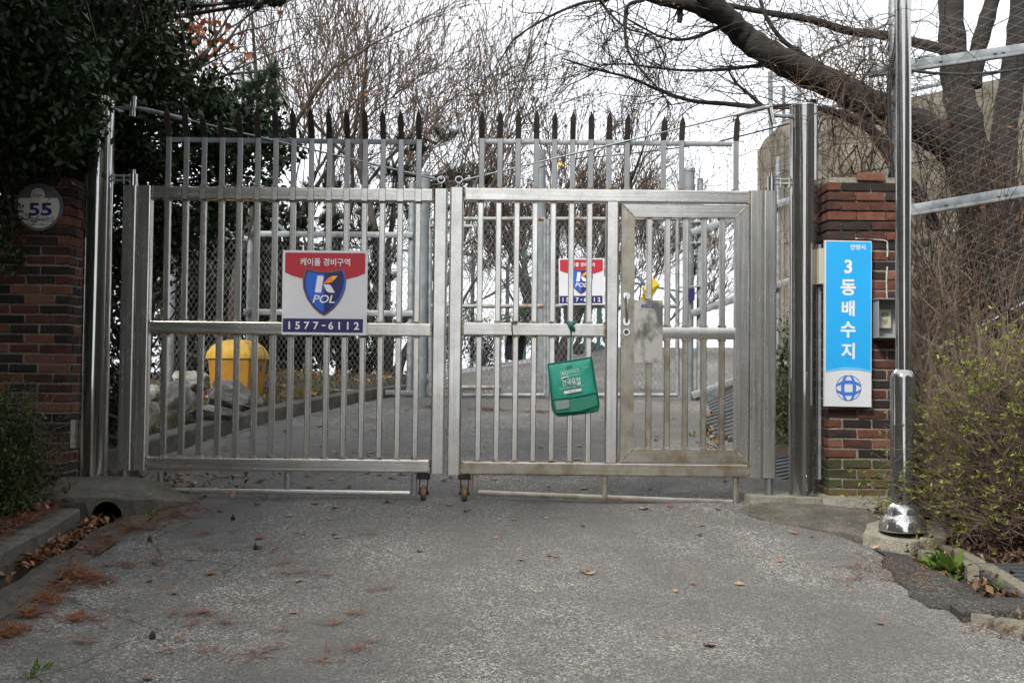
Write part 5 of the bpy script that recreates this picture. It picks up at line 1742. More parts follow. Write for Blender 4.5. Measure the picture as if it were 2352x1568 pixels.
def tb(u, Y, v=None):
    X = P(u, 800, Y).x
    return G1(X, Y)
zel = dict(wig=0.075, up=0.04, ang=(13, 38), kids=(2, 2), ratio=(0.7, 0.9), side=0.7)
bare_tree('bare spreading tree at the centre left rising above the pickets', tb(885, 17.5), [((-0.05, 0, 1), 1.7, 0.075, 1.9), ((0.5, 0.1, 1), 1.8, 0.065, 1.3), ((-0.55, 0.1, 1), 1.7, 0.06, 1.2)], 5, 1, 1, 60, rmin=0.0055, **zel)
bare_tree('bare many limbed tree leaning right near the gate middle', tb(800, 19.0), [((0.6, 0, 1), 1.65, 0.07, 1.6), ((0.2, 0.2, 1), 1.8, 0.07, 1.8), ((0.85, 0.1, 0.8), 1.2, 0.05, 1.3)], 5, 1, 1, 40, rmin=0.0055, **zel)
bare_tree('bare tree whose fine branches fan out over the evergreen', tb(640, 18.0), [((-0.25, 0, 1), 1.8, 0.075, 1.8), ((0.35, 0, 1), 1.8, 0.07, 1.6), ((0.05, 0.2, 1), 1.8, 0.065, 2.0)], 5, 1, 1, 160, rmin=0.0055, **zel)
bare_tree('bare tree farthest left half hidden by the evergreen', tb(470, 17.0), [((0.35, 0, 1), 1.9, 0.08, 2.0), ((-0.35, 0, 1), 1.8, 0.07, 2.0)], 5, 1, 1, 120, rmin=0.0055, **zel)
bare_tree('rounded bare tree with brown leaf remnants behind the right leaf', G1(P(1295, 800, 24).x, 24) , [((-0.45, 0, 1), 0.95, 0.055, 1.3), ((0.45, 0, 1), 0.95, 0.055, 1.2), ((0.02, 0, 1), 1.0, 0.06, 1.4), ((0.8, 0.1, 0.9), 0.85, 0.045, 1.1), ((-0.7, 0.1, 0.9), 0.8, 0.045, 1.1)], 6, 1, 1, 300, rmin=0.006, **zel)
bare_tree('low thin bare tree at the right end of the tree row', G1(P(1415, 800, 27).x, 27), [((0.3, 0, 1), 1.05, 0.05, 1.2), ((-0.3, 0, 1), 1.0, 0.05, 1.1), ((0.75, 0, 0.8), 1.0, 0.04, 1.0)], 6, 1, 1, 150, rmin=0.006, **zel)
bare_tree('dark forked bare tree right behind the second sign', tb(1265, 18.5), [((0.45, 0, 1), 1.0, 0.09, 1.5), ((-0.35, 0.1, 1), 1.0, 0.075, 1.4), ((0.05, 0, 1), 0.9, 0.06, 1.6)], 5, 1, 1, 60, rmin=0.005, bark='bark_cherry', **zel)

bare_tree('slim bare tree far behind, between the sign and the gate middle', G1(P(960, 800, 24).x, 24), [((-0.45, 0, 1), 1.4, 0.06, 2.0), ((0.1, 0, 1), 1.3, 0.06, 2.0)], 5, 1, 1, 60, rmin=0.007, **zel)
bare_tree('slim bare tree far behind, above the blue green pine', G1(P(560, 800, 23).x, 23), [((0.2, 0, 1), 2.2, 0.08, 2.8), ((-0.25, 0, 1), 2.2, 0.08, 2.8), ((0.6, 0, 1), 2.0, 0.07, 2.4)], 5, 1, 1, 60, rmin=0.007, **zel)

# ---- cherry tree with the great arching limb
def smooth(pts, k=6):
    out = []
    n = len(pts)
    for i in range(n - 1):
        p0, p1, p2, p3 = pts[max(0, i - 1)], pts[i], pts[i + 1], pts[min(n - 1, i + 2)]
        for j in range(k):
            t = j / k
            out.append(0.5 * ((2 * p1) + (p2 - p0) * t + (2 * p0 - 5 * p1 + 4 * p2 - p3) * t * t + (3 * p1 - p0 - 3 * p2 + p3) * t ** 3))
    out.append(pts[-1])
    return out
YC = 9.6
ch = empty('cherry_tree', P(2250, 740, YC), 'dark cherry tree at right with a great limb arching over the gate', 'tree')
def limb(pts, r0, r1, name='limb', n=12, bumps=0.06, Y=YC):
    P3 = smooth([P(u, v, Y + dy) for u, v, dy in pts])
    m_ = len(P3)
    rad = [(r0 + (r1 - r0) * i / (m_ - 1)) / F * Y * (1 + bumps * math.sin(i * 1.7) + rnd.uniform(-bumps, bumps) * 0.6) for i in range(m_)]
    MB().tube(P3, rad, n).build(name, 'bark_cherry', ch)
    return P3, rad
main, _ = limb([(2245, 470, 0.1), (2205, 365, 0), (2150, 312, -.1), (2080, 276, -.2), (2000, 240, -.3), (1920, 197, -.4), (1830, 158, -.5), (1765, 122, -.6), (1712, 86, -.6), (1672, 45, -.7), (1640, 12, -.8), (1600, -40, -.9)], 42, 22)
trunk, _ = limb([(2285, 860, 0.3), (2265, 640, .2), (2240, 430, .1), (2222, 300, 0), (2200, 210, .1), (2188, 110, .1), (2182, -60, .2)], 50, 27, 'trunk', 14)
trunk2, _ = limb([(2300, 820, 0), (2310, 560, .1), (2305, 330, .2), (2325, 180, .2), (2345, 40, .2), (2350, -80, .2)], 34, 26, 'trunk', 14)
fork, _ = limb([(2232, 200, .1), (2245, 120, .1), (2268, 40, .1), (2290, -40, .1)], 22, 16, 'limb')
lows, _ = limb([(2150, 530, .5), (2118, 460, .5), (2050, 375, .4), (2003, 300, .4), (1950, 272, .3), (1905, 254, .2), (1860, 246, .1)], 17, 7, 'limb')
second, _ = limb([(1668, 42, -.7), (1630, 33, -.7), (1590, 14, -.7), (1530, 4, -.8), (1470, -14, -.9)], 17, 10, 'limb')
b5, _ = limb([(2190, 120, 0), (2110, 100, .1), (2032, 82, .1), (1950, 72, 0), (1870, 48, 0), (1790, 34, 0), (1700, 18, 0), (1620, 0, 0)], 13, 5, 'limb')
b1, _ = limb([(1870, 235, -.3), (1835, 243, -.4), (1752, 246, -.5), (1660, 238, -.5), (1590, 232, -.6), (1520, 210, -.6), (1450, 180, -.7), (1370, 160, -.7), (1290, 134, -.8)], 7.5, 1.6, 'limb', 8)
b1b, _ = limb([(1752, 245, -.5), (1722, 218, -.5), (1690, 190, -.5), (1672, 160, -.5)], 5, 1.6, 'limb', 8)
b4, _ = limb([(1820, 140, -.4), (1770, 146, -.5), (1700, 156, -.5), (1620, 162, -.6), (1540, 160, -.6), (1440, 148, -.7), (1370, 150, -.7)], 5.5, 1.2, 'limb', 8)
b3, _ = limb([(1480, 0, -.9), (1442, 14, -.9), (1436, 60, -.9), (1438, 100, -1), (1455, 140, -1), (1500, 190, -1), (1540, 240, -1)], 4.5, 1.4, 'limb', 8)
b2, _ = limb([(1440, -4, -.9), (1400, -2, -.9), (1330, 10, -1), (1250, 45, -1.1), (1180, 92, -1.1), (1150, 140, -1.1)], 4.5, 1.2, 'limb', 8)
b6, _ = limb([(1660, 60, -.7), (1580, 90, -.7), (1520, 85, -.8), (1470, 60, -.8), (1400, 20, -.8)], 4.5, 1.2, 'limb', 8)
b7, _ = limb([(1370, -10, -.9), (1400, 30, -.9), (1440, 65, -1), (1500, 85, -1), (1530, 130, -1)], 3.5, 1.2, 'limb', 8)
b8, _ = limb([(1905, 190, -.3), (1850, 130, -.2), (1800, 95, -.2), (1760, 40, -.2), (1740, -20, -.2)], 7, 4, 'limb', 8)
stub, _ = limb([(1562, 18, -.7), (1562, 40, -.72), (1560, 52, -.72)], 7, 5.5, 'limb', 8)
tw, tips = [], []
for path, cnt, L, dirs in ((b1, 26, 0.42, (-.8, 0, .1)), (b1b, 8, 0.35, (-.5, 0, .6)), (b4, 22, 0.4, (-.8, 0, .0)), (b3, 12, 0.35, (.2, 0, -.5)), (b2, 16, 0.42, (-.5, 0, -.6)), (b6, 14, 0.4, (-.6, 0, -.3)), (b7, 10, 0.35, (0, 0, -.7)), (second, 12, 0.45, (-.5, 0, -.5)), (b5, 34, 0.4, (-.5, 0, .2)), (main, 40, 0.42, (-.4, 0, .5)), (b8, 16, 0.4, (-.4, 0, .5)), (lows, 22, 0.42, (-.4, 0, .3)), (fork, 6, 0.4, (.2, 0, .5)), (trunk, 16, 0.4, (-.5, -.2, .3))):
    for _k in range(cnt):
        p = path[rnd.randrange(2, len(path))]
        d = (Vector(dirs) + rv(0.45)).normalized()
        grow(tw, tips, p.copy(), d, L * rnd.uniform(0.7, 1.2), 0.0055, 3, 5, 0.2, -0.01, (25, 60), (2, 2), (0.62, 0.85), 4, 0.0016, 0.6)
seg_obj('twigs', tw, 'bark_cherry', ch, 3, kind='stuff')
T = np.array(tips)
T = T[npr.random(len(T)) < 0.55]
V, Fc = leaf_arrays(T, 0.022, 0.4, 0.0, 0.2, 0.5)
arr_obj('buds', V, Fc, 'leaf_bud', ch)

# ---- tangle of vines round the pillar top and the fence post
vn, vt = [], []
for k in range(120):
    u, v = rnd.uniform(1880, 2080), rnd.uniform(40, 420)
    p = P(u, v, rnd.uniform(7.9, 8.5))
    grow(vn, vt, p, Vector((rnd.gauss(0, .6), rnd.gauss(0, .2), rnd.gauss(.1, .6))).normalized(), rnd.uniform(.3, .7), 0.0045, 4, 5, 0.3, -0.02, (20, 70), (2, 2), (0.6, 0.9), 6, 0.0015, 0.5)
for k in range(16):
    u = rnd.uniform(1890, 2060)
    pts = [P(u + rnd.gauss(0, 14) + 0.05 * k * j, 430 - j * 48, 8.2 + rnd.gauss(0, .08)) for j in range(9)]
    vn += line_segs(smooth(pts, 4), 0.007, 0.003)
vv = seg_obj('vine_stems', vn, 'twig', None, 3, label='tangle of bare brown vines over right pillar top and fence post', cat='vine')
# withered leaves caught in the vines
vl = empty('dry_vine', P(2150, 600, 8.6), 'scattered withered leaves and buds caught in the right fence', 'vine')
T = np.array([P(rnd.uniform(1900, 2352), rnd.uniform(150, 700), rnd.uniform(8.0, 8.8)) for _ in range(120)])
V, Fc = leaf_arrays(T, 0.05, 0.4, 0.0, 0.4, 0.6, drop=0.6)
arr_obj('dry_leaves', V, Fc, 'leaf_dry', vl)
sg = []
for k in range(120):
    u = rnd.uniform(2100, 2360)
    p0 = P(u, rnd.uniform(420, 760), rnd.uniform(8.35, 8.7))
    grow(sg, [], p0, Vector((rnd.gauss(0, .25), 0, 1)), rnd.uniform(.4, .9), 0.006, 4, 5, 0.18, 0.03, (15, 40), (1, 2), (0.6, 0.9), 5, 0.002, 0.4)
seg_obj('vine_stems', sg, 'twig', vl, 3, kind='stuff')

# ---- upright shrubs with tan stems on the bank
def stem_shrub(x, y, n, hgt, label):
    b = Vector((x, y, float(ground_z(np.float64(x), np.float64(y)))))
    t = empty('bare_shrub', b, label, 'shrub', 'bare tan stemmed shrubs on the bank')
    A, tp = [], []
    for k in range(n):
        o = b + Vector((rnd.gauss(0, .16), rnd.gauss(0, .16), -0.05))
        d = Vector((rnd.gauss(-.12, .28), rnd.gauss(0, .2), 1)).normalized()
        grow(A, tp, o, d, hgt * rnd.uniform(.5, .8), rnd.uniform(.011, .02), 2, 4, 0.09, 0.03, (14, 35), (1, 2), (0.55, 0.8), 6, 0.003, 0.35)
    A = np.array(A)
    big = A[:, 6] > 0.008
    seg_obj('stems', A[big], 'twig_tan', t, 5, kind='stuff')
    seg_obj('twigs', A[~big], 'twig_tan', t, 3, kind='stuff')
shr = [(3.15, 9.5, 14, 1.3, 'bare tan shrub on the bank right behind the brick pillar'), (3.7, 8.6, 12, 1.1, 'bare tan shrub on the bank just behind the near fence'), (3.25, 8.75, 14, 1.2, 'bare tan shrub on the bank close behind the tall pole'), (3.55, 9.2, 15, 1.3, 'bare tan shrub on the bank left of the barred railing'), (3.95, 9.0, 14, 1.2, 'bare tan shrub on the bank near the right picture edge, lower'), (3.95, 9.9, 15, 1.4, 'bare tan shrub on the bank in front of the cherry trunk'), (4.35, 9.7, 15, 1.4, 'bare tan shrub on the bank at the right picture edge, upper'), (3.45, 10.2, 8, 1.3, 'bare tan shrub on the bank behind the others left of the trunk'), (4.7, 10.6, 7, 1.4, 'bare tan shrub on the bank beneath the second trunk')]
for s_ in shr:
    stem_shrub(*s_)

# ---- azalea bush at the right roadside
def twig_bush(name, label, base, rx, ry, rz, n, leafmat, twmat, leafsize, per, mxl=5, L=0.42, lowd=0.05, bud=1.0):
    t = empty(name, base, label, 'shrub')
    A, tp = [], []
    for k in range(n):
        th = rnd.uniform(0, 6.283)
        el = math.asin(rnd.uniform(lowd, 0.98))
        d = Vector((math.cos(th) * math.cos(el) * rx, math.sin(th) * math.cos(el) * ry, math.sin(el) * rz))
        ln = d.length
        o = base + Vector((rnd.gauss(0, .10) * rx, rnd.gauss(0, .10) * ry, 0.02))
        s0 = len(tp)
        p = o
        dd = d.normalized()
        m1 = o + d * 0.45 + rv(0.04)
        A.extend(line_segs([o, o.lerp(m1, .5) + rv(.02), m1], 0.008, 0.0045))
        grow(A, tp, m1, (dd + rv(.15)).normalized(), ln * 0.34, 0.0045, mxl - 2, mxl, 0.16, 0.03, (18, 50), (2, 3), (0.5, 0.75), 4, 0.0016, 0.6)
    seg_obj('branches', A, twmat, t, 3, kind='stuff')
    T = np.array(tp)
    T = T[npr.random(len(T)) < bud]
    C = np.repeat(T, per, 0)
    D = npr.normal(size=C.shape); D[:, 2] = np.abs(D[:, 2]) * 0.7 + 0.15
    V, Fc = leaf_arrays(C, leafsize, 0.3, 0.4, 0.2, 0.34, D=D)
    arr_obj('leaves', V, Fc, leafmat, t)
    return t
twig_bush('azalea_bush', 'twiggy bush with small yellow green leaves at the right roadside', G1(3.16, 6.75, -0.02), 0.84, 0.62, 1.22, 640, 'leaf_young', 'twig_red', 0.028, 5, bud=0.42)
twig_bush('azalea_bush', 'small brown twigged bush in front of the left brick pillar', G1(-3.22, 6.95, 0.05), 0.42, 0.4, 0.78, 150, 'leaf_yew', 'twig_red', 0.02, 4)

# ---- dense leafy shrubs and the dark evergreen at left
def leafy(name, label, cat, blobs, leafmat, size, per, clump, base, trunk=None, fold=0.25, width=0.45, part='crown', group=None, shell=0.3, up=0.45):
    t = empty(name, base, label, cat, group)
    Cs = []
    for c, r, n in blobs:
        p, _ = ellipsoid_pts(c, r, n, shell)
        Cs.append(p)
    Cc = np.concatenate(Cs)
    C = np.repeat(Cc, per, 0) + npr.normal(size=(len(Cc) * per, 3)) * clump
    V, Fc = leaf_arrays(C, size, 0.3, up, fold, width)
    arr_obj(part, V, Fc, leafmat, t)
    segs = []
    for c in Cc[::6]:
        a = Vector(trunk or (base.x, base.y, base.z + 0.4 * (c[2] - base.z)))
        b = Vector(c)
        m_ = a.lerp(b, 0.55) + rv(0.1 * (b - a).length)
        segs += line_segs([a, m_, b], 0.014, 0.004)
    if segs:
        seg_obj('branches', segs, 'bark_grey', t, 3, kind='stuff')
    return t
eb = G1(-3.75, 9.0, 0.1)
ev = leafy('evergreen_tree', 'dark glossy broadleaf evergreen overhanging the left pillar and post', 'tree',
    [((-3.7, 8.9, 4.15), (1.15, 1.1, 0.9), 640), ((-3.25, 9.0, 4.4), (0.6, 0.8, 0.75), 200), ((-2.93, 7.4, 3.5), (0.2, 0.2, 0.25), 36), ((-3.2, 7.3, 3.24), (0.42, 0.2, 0.2), 110), ((-3.2, 7.75, 3.35), (0.3, 0.25, 0.2), 60), ((-2.75, 9.0, 3.6), (0.75, 0.7, 0.42), 240), ((-3.75, 7.75, 3.55), (0.62, 0.55, 0.5), 200), ((-3.25, 7.6, 3.75), (0.45, 0.4, 0.42), 110), ((-2.2, 9.2, 3.5), (0.42, 0.5, 0.25), 90), ((-3.9, 9.0, 5.2), (1.2, 1.2, 0.8), 330), ((-3.2, 9.5, 2.8), (0.3, 0.4, 0.6), 110), ((-3.9, 8.1, 3.0), (0.6, 0.45, 0.4), 140), ((-2.6, 9.3, 2.95), (0.38, 0.4, 0.35), 80), ((-4.6, 8.5, 4.3), (0.9, 1.0, 1.3), 300), ((-4.7, 6.5, 3.6), (0.9, 1.1, 1.1), 300), ((-3.2, 6.6, 5.3), (1.6, 1.4, 0.7), 420), ((-4.4, 5.0, 4.6), (1.0, 1.0, 1.0), 220)],
    'leaf_evergreen', 0.072, 20, 0.085, eb, (-3.7, 9.0, 3.2), up=0.3)
MB().tube(smooth([eb - Vector((0, 0, .3)), eb + Vector((.05, 0, 1.2)), eb + Vector((-.02, .05, 2.4)), eb + Vector((.1, -.05, 3.9))]), 0.10, 12).build('trunk', 'bark_grey', ev)
leafy('evergreen_shrub', 'dark upright shrub filling the gap between left post and gate', 'shrub', [((-3.32, 9.3, 1.75), (0.2, 0.35, 1.0), 200), ((-3.02, 9.3, 2.7), (0.3, 0.3, 0.42), 90), ((-3.5, 9.0, 2.0), (0.3, 0.4, 1.1), 120)], 'leaf_dark', 0.055, 18, 0.07, G1(-3.05, 9.2, .1))
leafy('ivy', 'trailing dark ivy hanging over the left pillar beside the number plate', 'ivy', [((-3.44, 7.5, 2.55), (0.16, 0.12, 0.42), 40), ((-3.52, 7.5, 3.05), (0.3, 0.14, 0.25), 46)], 'leaf_evergreen', 0.05, 12, 0.05, P(10, 700, 7.6), trunk=(-3.5, 7.62, 3.2), part='leaves')
leafy('yew_shrub', 'dense dark green clipped shrub at the lower left picture edge', 'shrub', [((-3.1, 6.8, 1.12), (0.27, 0.34, 0.40), 300), ((-3.08, 6.65, 0.88), (0.25, 0.3, 0.25), 180)], 'leaf_yew', 0.03, 26, 0.04, G1(-3.1, 6.8, .05))
leafy('evergreen_shrub', 'green leafy shrub seen between gate edge and right steel post', 'shrub', [((2.62, 10.3, 1.75), (0.3, 0.3, 0.34), 110), ((2.6, 10.4, 1.35), (0.28, 0.3, 0.3), 90), ((2.58, 10.0, 2.05), (0.18, 0.2, 0.3), 50)], 'leaf_yew', 0.04, 20, 0.05, G1(2.62, 10.3, .1))
for lb, bl in (('dark evergreen shrub massed behind the boulders and the chain link panel', [(P(425, 640, 15.5), (.5, .5, 1.15), 240), (P(545, 600, 15.5), (.55, .5, 1.2), 260), (P(480, 845, 15.0), (.9, .4, .3), 160)]), ('dark evergreen shrub behind the yellow grit bin', [(P(635, 690, 15.6), (.4, .4, .85), 170), (P(600, 500, 15.8), (.5, .4, .5), 90)]), ('dark evergreen shrub behind the square sign', [(P(755, 700, 16.5), (.45, .5, .8), 160), (P(700, 800, 16.5), (.4, .4, .4), 80)])):
    leafy('evergreen_shrub', lb, 'shrub', bl, 'leaf_dark', 0.10, 14, 0.11, G1(bl[0][0].x, bl[0][0].y), group='dark shrubs behind the chain link panel')
# clipped hedge balls on the crest
for i, (u, v, Y, rx, rz, lb) in enumerate(((870, 745, 18, .42, .45, 'loose clipped hedge shrub left of the inner gate post'), (1040, 740, 18.5, .5, .42, 'clipped hedge shrub behind the left inner gate leaf'), (1200, 752, 19.5, .45, .36, 'low clipped hedge shrub behind the padlocked leaf'), (1000, 790, 17.5, .3, .45, 'dark thin hedge shrub beside the inner gate post'), (1105, 790, 18.2, .3, .4, 'dark thin hedge shrub between the two inner leaves'), (830, 830, 17, .35, .3, 'low twiggy shrub behind the chain link panel'))):
    c = P(u, v, Y)
    leafy('hedge_shrub', lb, 'shrub', [(c, (rx, rx * .8, rz), 130)], 'leaf_yew' if i < 3 else 'leaf_dark', 0.05, 16, 0.06, G1(c.x, Y), group='hedge shrubs on the crest')

# ---- pines
def pine(label, base, boughs, mat, L=0.11, npt=46, group='pines behind the gate', top=None, thick=0.0016):
    t = empty('pine_tree', base, label, 'tree', group)
    T = Vector(top or (base.x, base.y, base.z + 4))
    MB().tube(smooth([base - Vector((0, 0, .3)), base.lerp(T, .3) + rv(.12), base.lerp(T, .65) + rv(.12), T]), [0.075 - 0.06 * i / 18 for i in range(19)], 10).build('trunk', 'bark_grey', t)
    Cs, Ds, sg = [], [], []
    for c, r, n in boughs:
        p, d = ellipsoid_pts(c, r, n, 0.2)
        d = d * 0.6 + np.array([0, 0, 0.6]); d /= np.linalg.norm(d, axis=1, keepdims=True)
        Cs.append(p); Ds.append(d)
        root = base.lerp(T, min(1, max(.1, (c[2] - base.z) / max(.1, T.z - base.z))))
        cv = Vector(c)
        sg += line_segs([root, root.lerp(cv, .5) + rv(.06), cv], 0.03, 0.016)
        for q_ in p[::2]:
            sg += line_segs([cv, Vector(q_)], 0.009, 0.004)
    V, Fc = needle_arrays(np.concatenate(Cs), np.concatenate(Ds), L, npt, 0.42, thick)
    arr_obj('crown', V, Fc, mat, t)
    seg_obj('branches', sg, 'bark_grey', t, 4, kind='stuff')
    return t
def e(u, v, Y, ru, rv_, n, ry=None):
    c = P(u, v, Y)
    return (c, (ru / F * Y, ry or ru / F * Y * 0.8, rv_ / F * Y), n)
pine('blue green pine whose bough shows above the left spikes', G1(-3.3, 13.6), [e(590, 185, 12.5, 50, 38, 34), e(540, 215, 12.5, 60, 30, 34), e(620, 225, 12.5, 36, 34, 24), e(500, 235, 12.6, 40, 26, 22), e(625, 160, 12.4, 24, 22, 12), e(560, 255, 12.7, 70, 22, 26)], 'needle_green', 0.13, 60, top=(-3.2, 13.6, 6.0), thick=0.002)
pine('dark pine overhanging the top left corner of the picture', G1(-5.0, 10.8), [e(80, 20, 10.5, 110, 40, 70), e(260, 5, 10.5, 90, 26, 50), e(420, 8, 10.2, 80, 16, 34), e(560, 4, 10.0, 70, 14, 28), e(630, 2, 10, 34, 10, 12), e(60, 110, 10.8, 80, 60, 50), e(330, 30, 10.5, 60, 20, 26)], 'needle_dark', 0.12, 50, top=(-5.0, 10.8, 7.5), thick=0.0018)
pine('dark low pine massed behind the left chain link panel', G1(-4.3, 16.2), [e(470, 810, 15.8, 110, 40, 80), e(640, 800, 15.8, 90, 40, 60), e(400, 560, 15.6, 70, 60, 90), e(520, 600, 15.6, 90, 60, 110), e(450, 690, 15.5, 90, 50, 100), e(600, 700, 15.6, 80, 60, 90), e(450, 600, 16, 90, 60, 90), e(600, 560, 16, 80, 60, 64), e(560, 680, 16, 110, 60, 80), e(430, 740, 16, 80, 60, 60), e(660, 640, 16, 70, 60, 50), e(720, 500, 16.4, 70, 50, 44), e(700, 760, 16.2, 90, 44, 40), e(520, 470, 16.5, 90, 40, 46)], 'needle_dark', 0.17, 80, top=(-4.2, 16.2, 5.0), thick=0.0045)
pine('pine with level green boughs behind the middle of the gate', G1(P(985, 800, 20).x, 20), [e(1075, 400, 19.5, 60, 22, 34), e(1010, 425, 19.5, 50, 16, 26), e(940, 330, 19.7, 44, 30, 22), e(1020, 310, 19.7, 40, 20, 18), e(900, 400, 19.7, 50, 30, 26), e(1120, 410, 19.4, 34, 14, 14), e(860, 470, 19.5, 60, 30, 30), e(960, 480, 19.5, 44, 26, 20)], 'needle_green', 0.18, 44, top=(P(975, 300, 20).x, 20, 6.0), thick=0.0035)
pine('dark pine trunk and boughs behind the square sign', G1(P(770, 800, 17).x, 17), [e(690, 620, 16.8, 60, 60, 60), e(880, 620, 17, 40, 60, 34), e(760, 600, 17, 60, 50, 60), e(820, 680, 17, 50, 40, 30), e(740, 440, 17.2, 60, 40, 34), e(800, 800, 17, 50, 40, 26), e(830, 530, 17.2, 50, 34, 22)], 'needle_dark', 0.16, 60, top=(P(765, 300, 17).x, 17, 5.4), thick=0.004)
pine('great unseen pine left of the road, its crown spread to shade the drive', G1(-5.9, 4.6), [((-4.6, 5.6, 5.9), (1.7, 1.6, 0.6), 150), ((-2.9, 4.6, 6.1), (1.5, 1.6, 0.5), 130), ((-2.6, 6.6, 5.9), (1.4, 1.3, 0.45), 110), ((-1.6, 3.2, 6.3), (1.2, 1.3, 0.45), 80), ((-4.5, 2.6, 5.8), (1.6, 1.6, 0.6), 130), ((-3.6, 7.9, 5.6), (1.2, 1.0, 0.4), 80), ((-4.9, 4.2, 4.6), (0.9, 1.6, 0.8), 110), ((-2.6, 4.6, 4.2), (1.3, 1.1, 0.42), 130), ((-3.5, 6.3, 4.75), (1.2, 0.85, 0.4), 110), ((-3.7, 3.2, 3.7), (1.2, 1.3, 0.6), 130)], 'needle_dark', 0.24, 46, top=(-5.6, 4.7, 7.0), thick=0.008, group='pines beside the drive')  # out of view; low boughs added to shade the left pillar and road
# ---- russet leaves hanging on in the tree above the evergreen
rt = empty('maple_tree', G1(-4.3, 13.2), 'maple with clinging russet leaves above the evergreen at upper left', 'tree')
A, tp = [], []
b0 = G1(-4.3, 13.2)
A += line_segs([b0, b0 + Vector((.1, 0, 2.0)), b0 + Vector((.3, 0, 3.6))], 0.08, 0.05)
for k in range(7):
    grow(A, tp, b0 + Vector((.3, 0, 3.2 + .1 * k)), Vector((rnd.gauss(.2, .5), rnd.gauss(0, .3), .7)).normalized(), 0.9, 0.03, 2, 5, 0.12, 0.03, (20, 45), (2, 3), (0.6, 0.8), 4, 0.004, 0.6)
seg_obj('branches', A, 'bark_grey', rt, 4)
T = np.array([Vector(P(rnd.gauss(400, 70), rnd.gauss(70, 50), rnd.uniform(12.6, 13.8))) for _ in range(420)])
V, Fc = leaf_arrays(T, 0.085, 0.3, 0.0, 0.4, 0.8, drop=0.5)
arr_obj('leaves', V, Fc, 'leaf_red', rt)
# ---- trees standing beside and behind the photographer (they shade and are mirrored in the posts)
rows = [(-5.0, 5.75, 2.3, 1.2, 'roadside evergreen out of the picture in front of the left pillar'), (-4.75, 4.0, 2.6, 1.15, 'roadside evergreen nearest the left kerb, beside the camera'), (-6.2, 2.6, 3.0, 1.9, 'roadside evergreen beside the camera, left of the road'), (-6.0, -2.0, 3.6, 2.2, 'roadside evergreen just behind the camera, left of the road'), (-5.8, -6.5, 3.8, 2.3, 'second roadside evergreen behind the camera, left of the road'), (-5.6, -11.5, 4.0, 2.4, 'third roadside evergreen behind the camera, left of the road'), (6.4, 1.2, 3.0, 1.9, 'roadside evergreen beside the camera, right of the road'), (6.2, -3.2, 3.6, 2.2, 'roadside evergreen just behind the camera, right of the road'), (6.0, -8.0, 3.8, 2.3, 'second roadside evergreen behind the camera, right of the road'), (5.8, -13.0, 4.0, 2.4, 'third roadside evergreen behind the camera, right of the road')]
for i, (x, y, hgt, rr, lb) in enumerate(rows):
    b = Vector((x, y, float(ground_z(np.float64(x), np.float64(y)))))
    tt = leafy('evergreen_tree', lb, 'tree', [((x, y, b.z + hgt), (rr, rr, hgt * 0.95), 620)], 'leaf_evergreen', 0.25, 12, 0.24, b, group='evergreens beside the camera', shell=0.6)
    MB().cyl(b - Vector((0, 0, .2)), b + Vector((0, 0, hgt)), 0.14, 0.09, n=10).build('trunk', 'bark_grey', tt)

# ------------------------------------------------------------------ litter
def scatter(name, n, pos, size, mat, label, kind='stuff', width=0.55, up=1.2, jit=0.4, parent=None, fold=0.5):
    C = np.array([pos() for _ in range(n)])
    V, Fc = leaf_arrays(C, size, jit, up, fold, width)
    return arr_obj(name, V, Fc, mat, label=label, kind=kind, cat='leaves')
def pos_g(x0, x1, y0, y1, h=0.012, f=None):
    def q_():
        while True:
            x, y = rnd.uniform(x0, x1), rnd.uniform(y0, y1)
            if f is None or f(x, y): break
        return (x, y, float(ground_z(np.float64(x), np.float64(y))) + h + rnd.uniform(0, .02))
    return q_
scatter('leaf_litter', 2600, pos_g(2.25, 3.6, 4.9, 8.1), 0.05, 'leaf_litter_brown', 'brown leaf litter under the bush at the right roadside')
scatter('leaf_litter', 6500, pos_g(2.6, 5.4, 8.35, 12.0), 0.06, 'leaf_litter_brown', 'brown leaf litter covering the bank behind the right fence')
scatter('leaf_litter', 420, lambda: (lambda y: (-2.555 + rnd.gauss(0, .03), y, road_z(-2.5, y) - 0.02 + rnd.uniform(0, .05)))(rnd.uniform(4.0, 7.15) if rnd.random() < .25 else rnd.uniform(6.0, 7.15)), 0.048, 'leaf_dry', 'dry orange brown leaves filling the left gutter')
scatter('leaf_litter', 900, pos_g(-4.2, -2.75, 5.0, 7.4, 0.012), 0.06, 'leaf_litter_brown', 'dark leaf litter on the bed left of the kerb')
scatter('leaf_litter', 1500, pos_g(-4.6, -1.7, 8.0, 13.5, 0.015, lambda x, y: x < float(XL(y)) - 0.25), 0.065, 'leaf_dry', 'dry leaves on the bed around the boulders inside the gate')
scatter('leaf_litter', 170, lambda: (lambda a, r_: (lambda x, y: (x, y, road_z(x, y) + .006))(-2.75 + abs(rnd.gauss(0, .45)), 8.15 + rnd.gauss(0, .28)))(0, 0), 0.06, 'leaf_dry', 'drift of dry leaves behind the lower left corner of the gate')
scatter('leaf_litter', 140, lambda: (lambda x, y: (x, y, road_z(x, y) + .006 + rnd.uniform(0, .02)))(*(lambda p: (p.x, p.y))(Gp(rnd.gauss(1648, 14), rnd.uniform(925, 1060)))), 0.06, 'leaf_dry', 'dry leaves along the drain covers behind the wicket door')
scatter('leaf_litter', 1000, pos_g(-4, 1.2, 14.0, 17.5, 0.015, lambda x, y: x < float(XL(y)) - 0.1), 0.075, 'leaf_dry', 'dry leaves on the grassy rise beyond the inner gate')
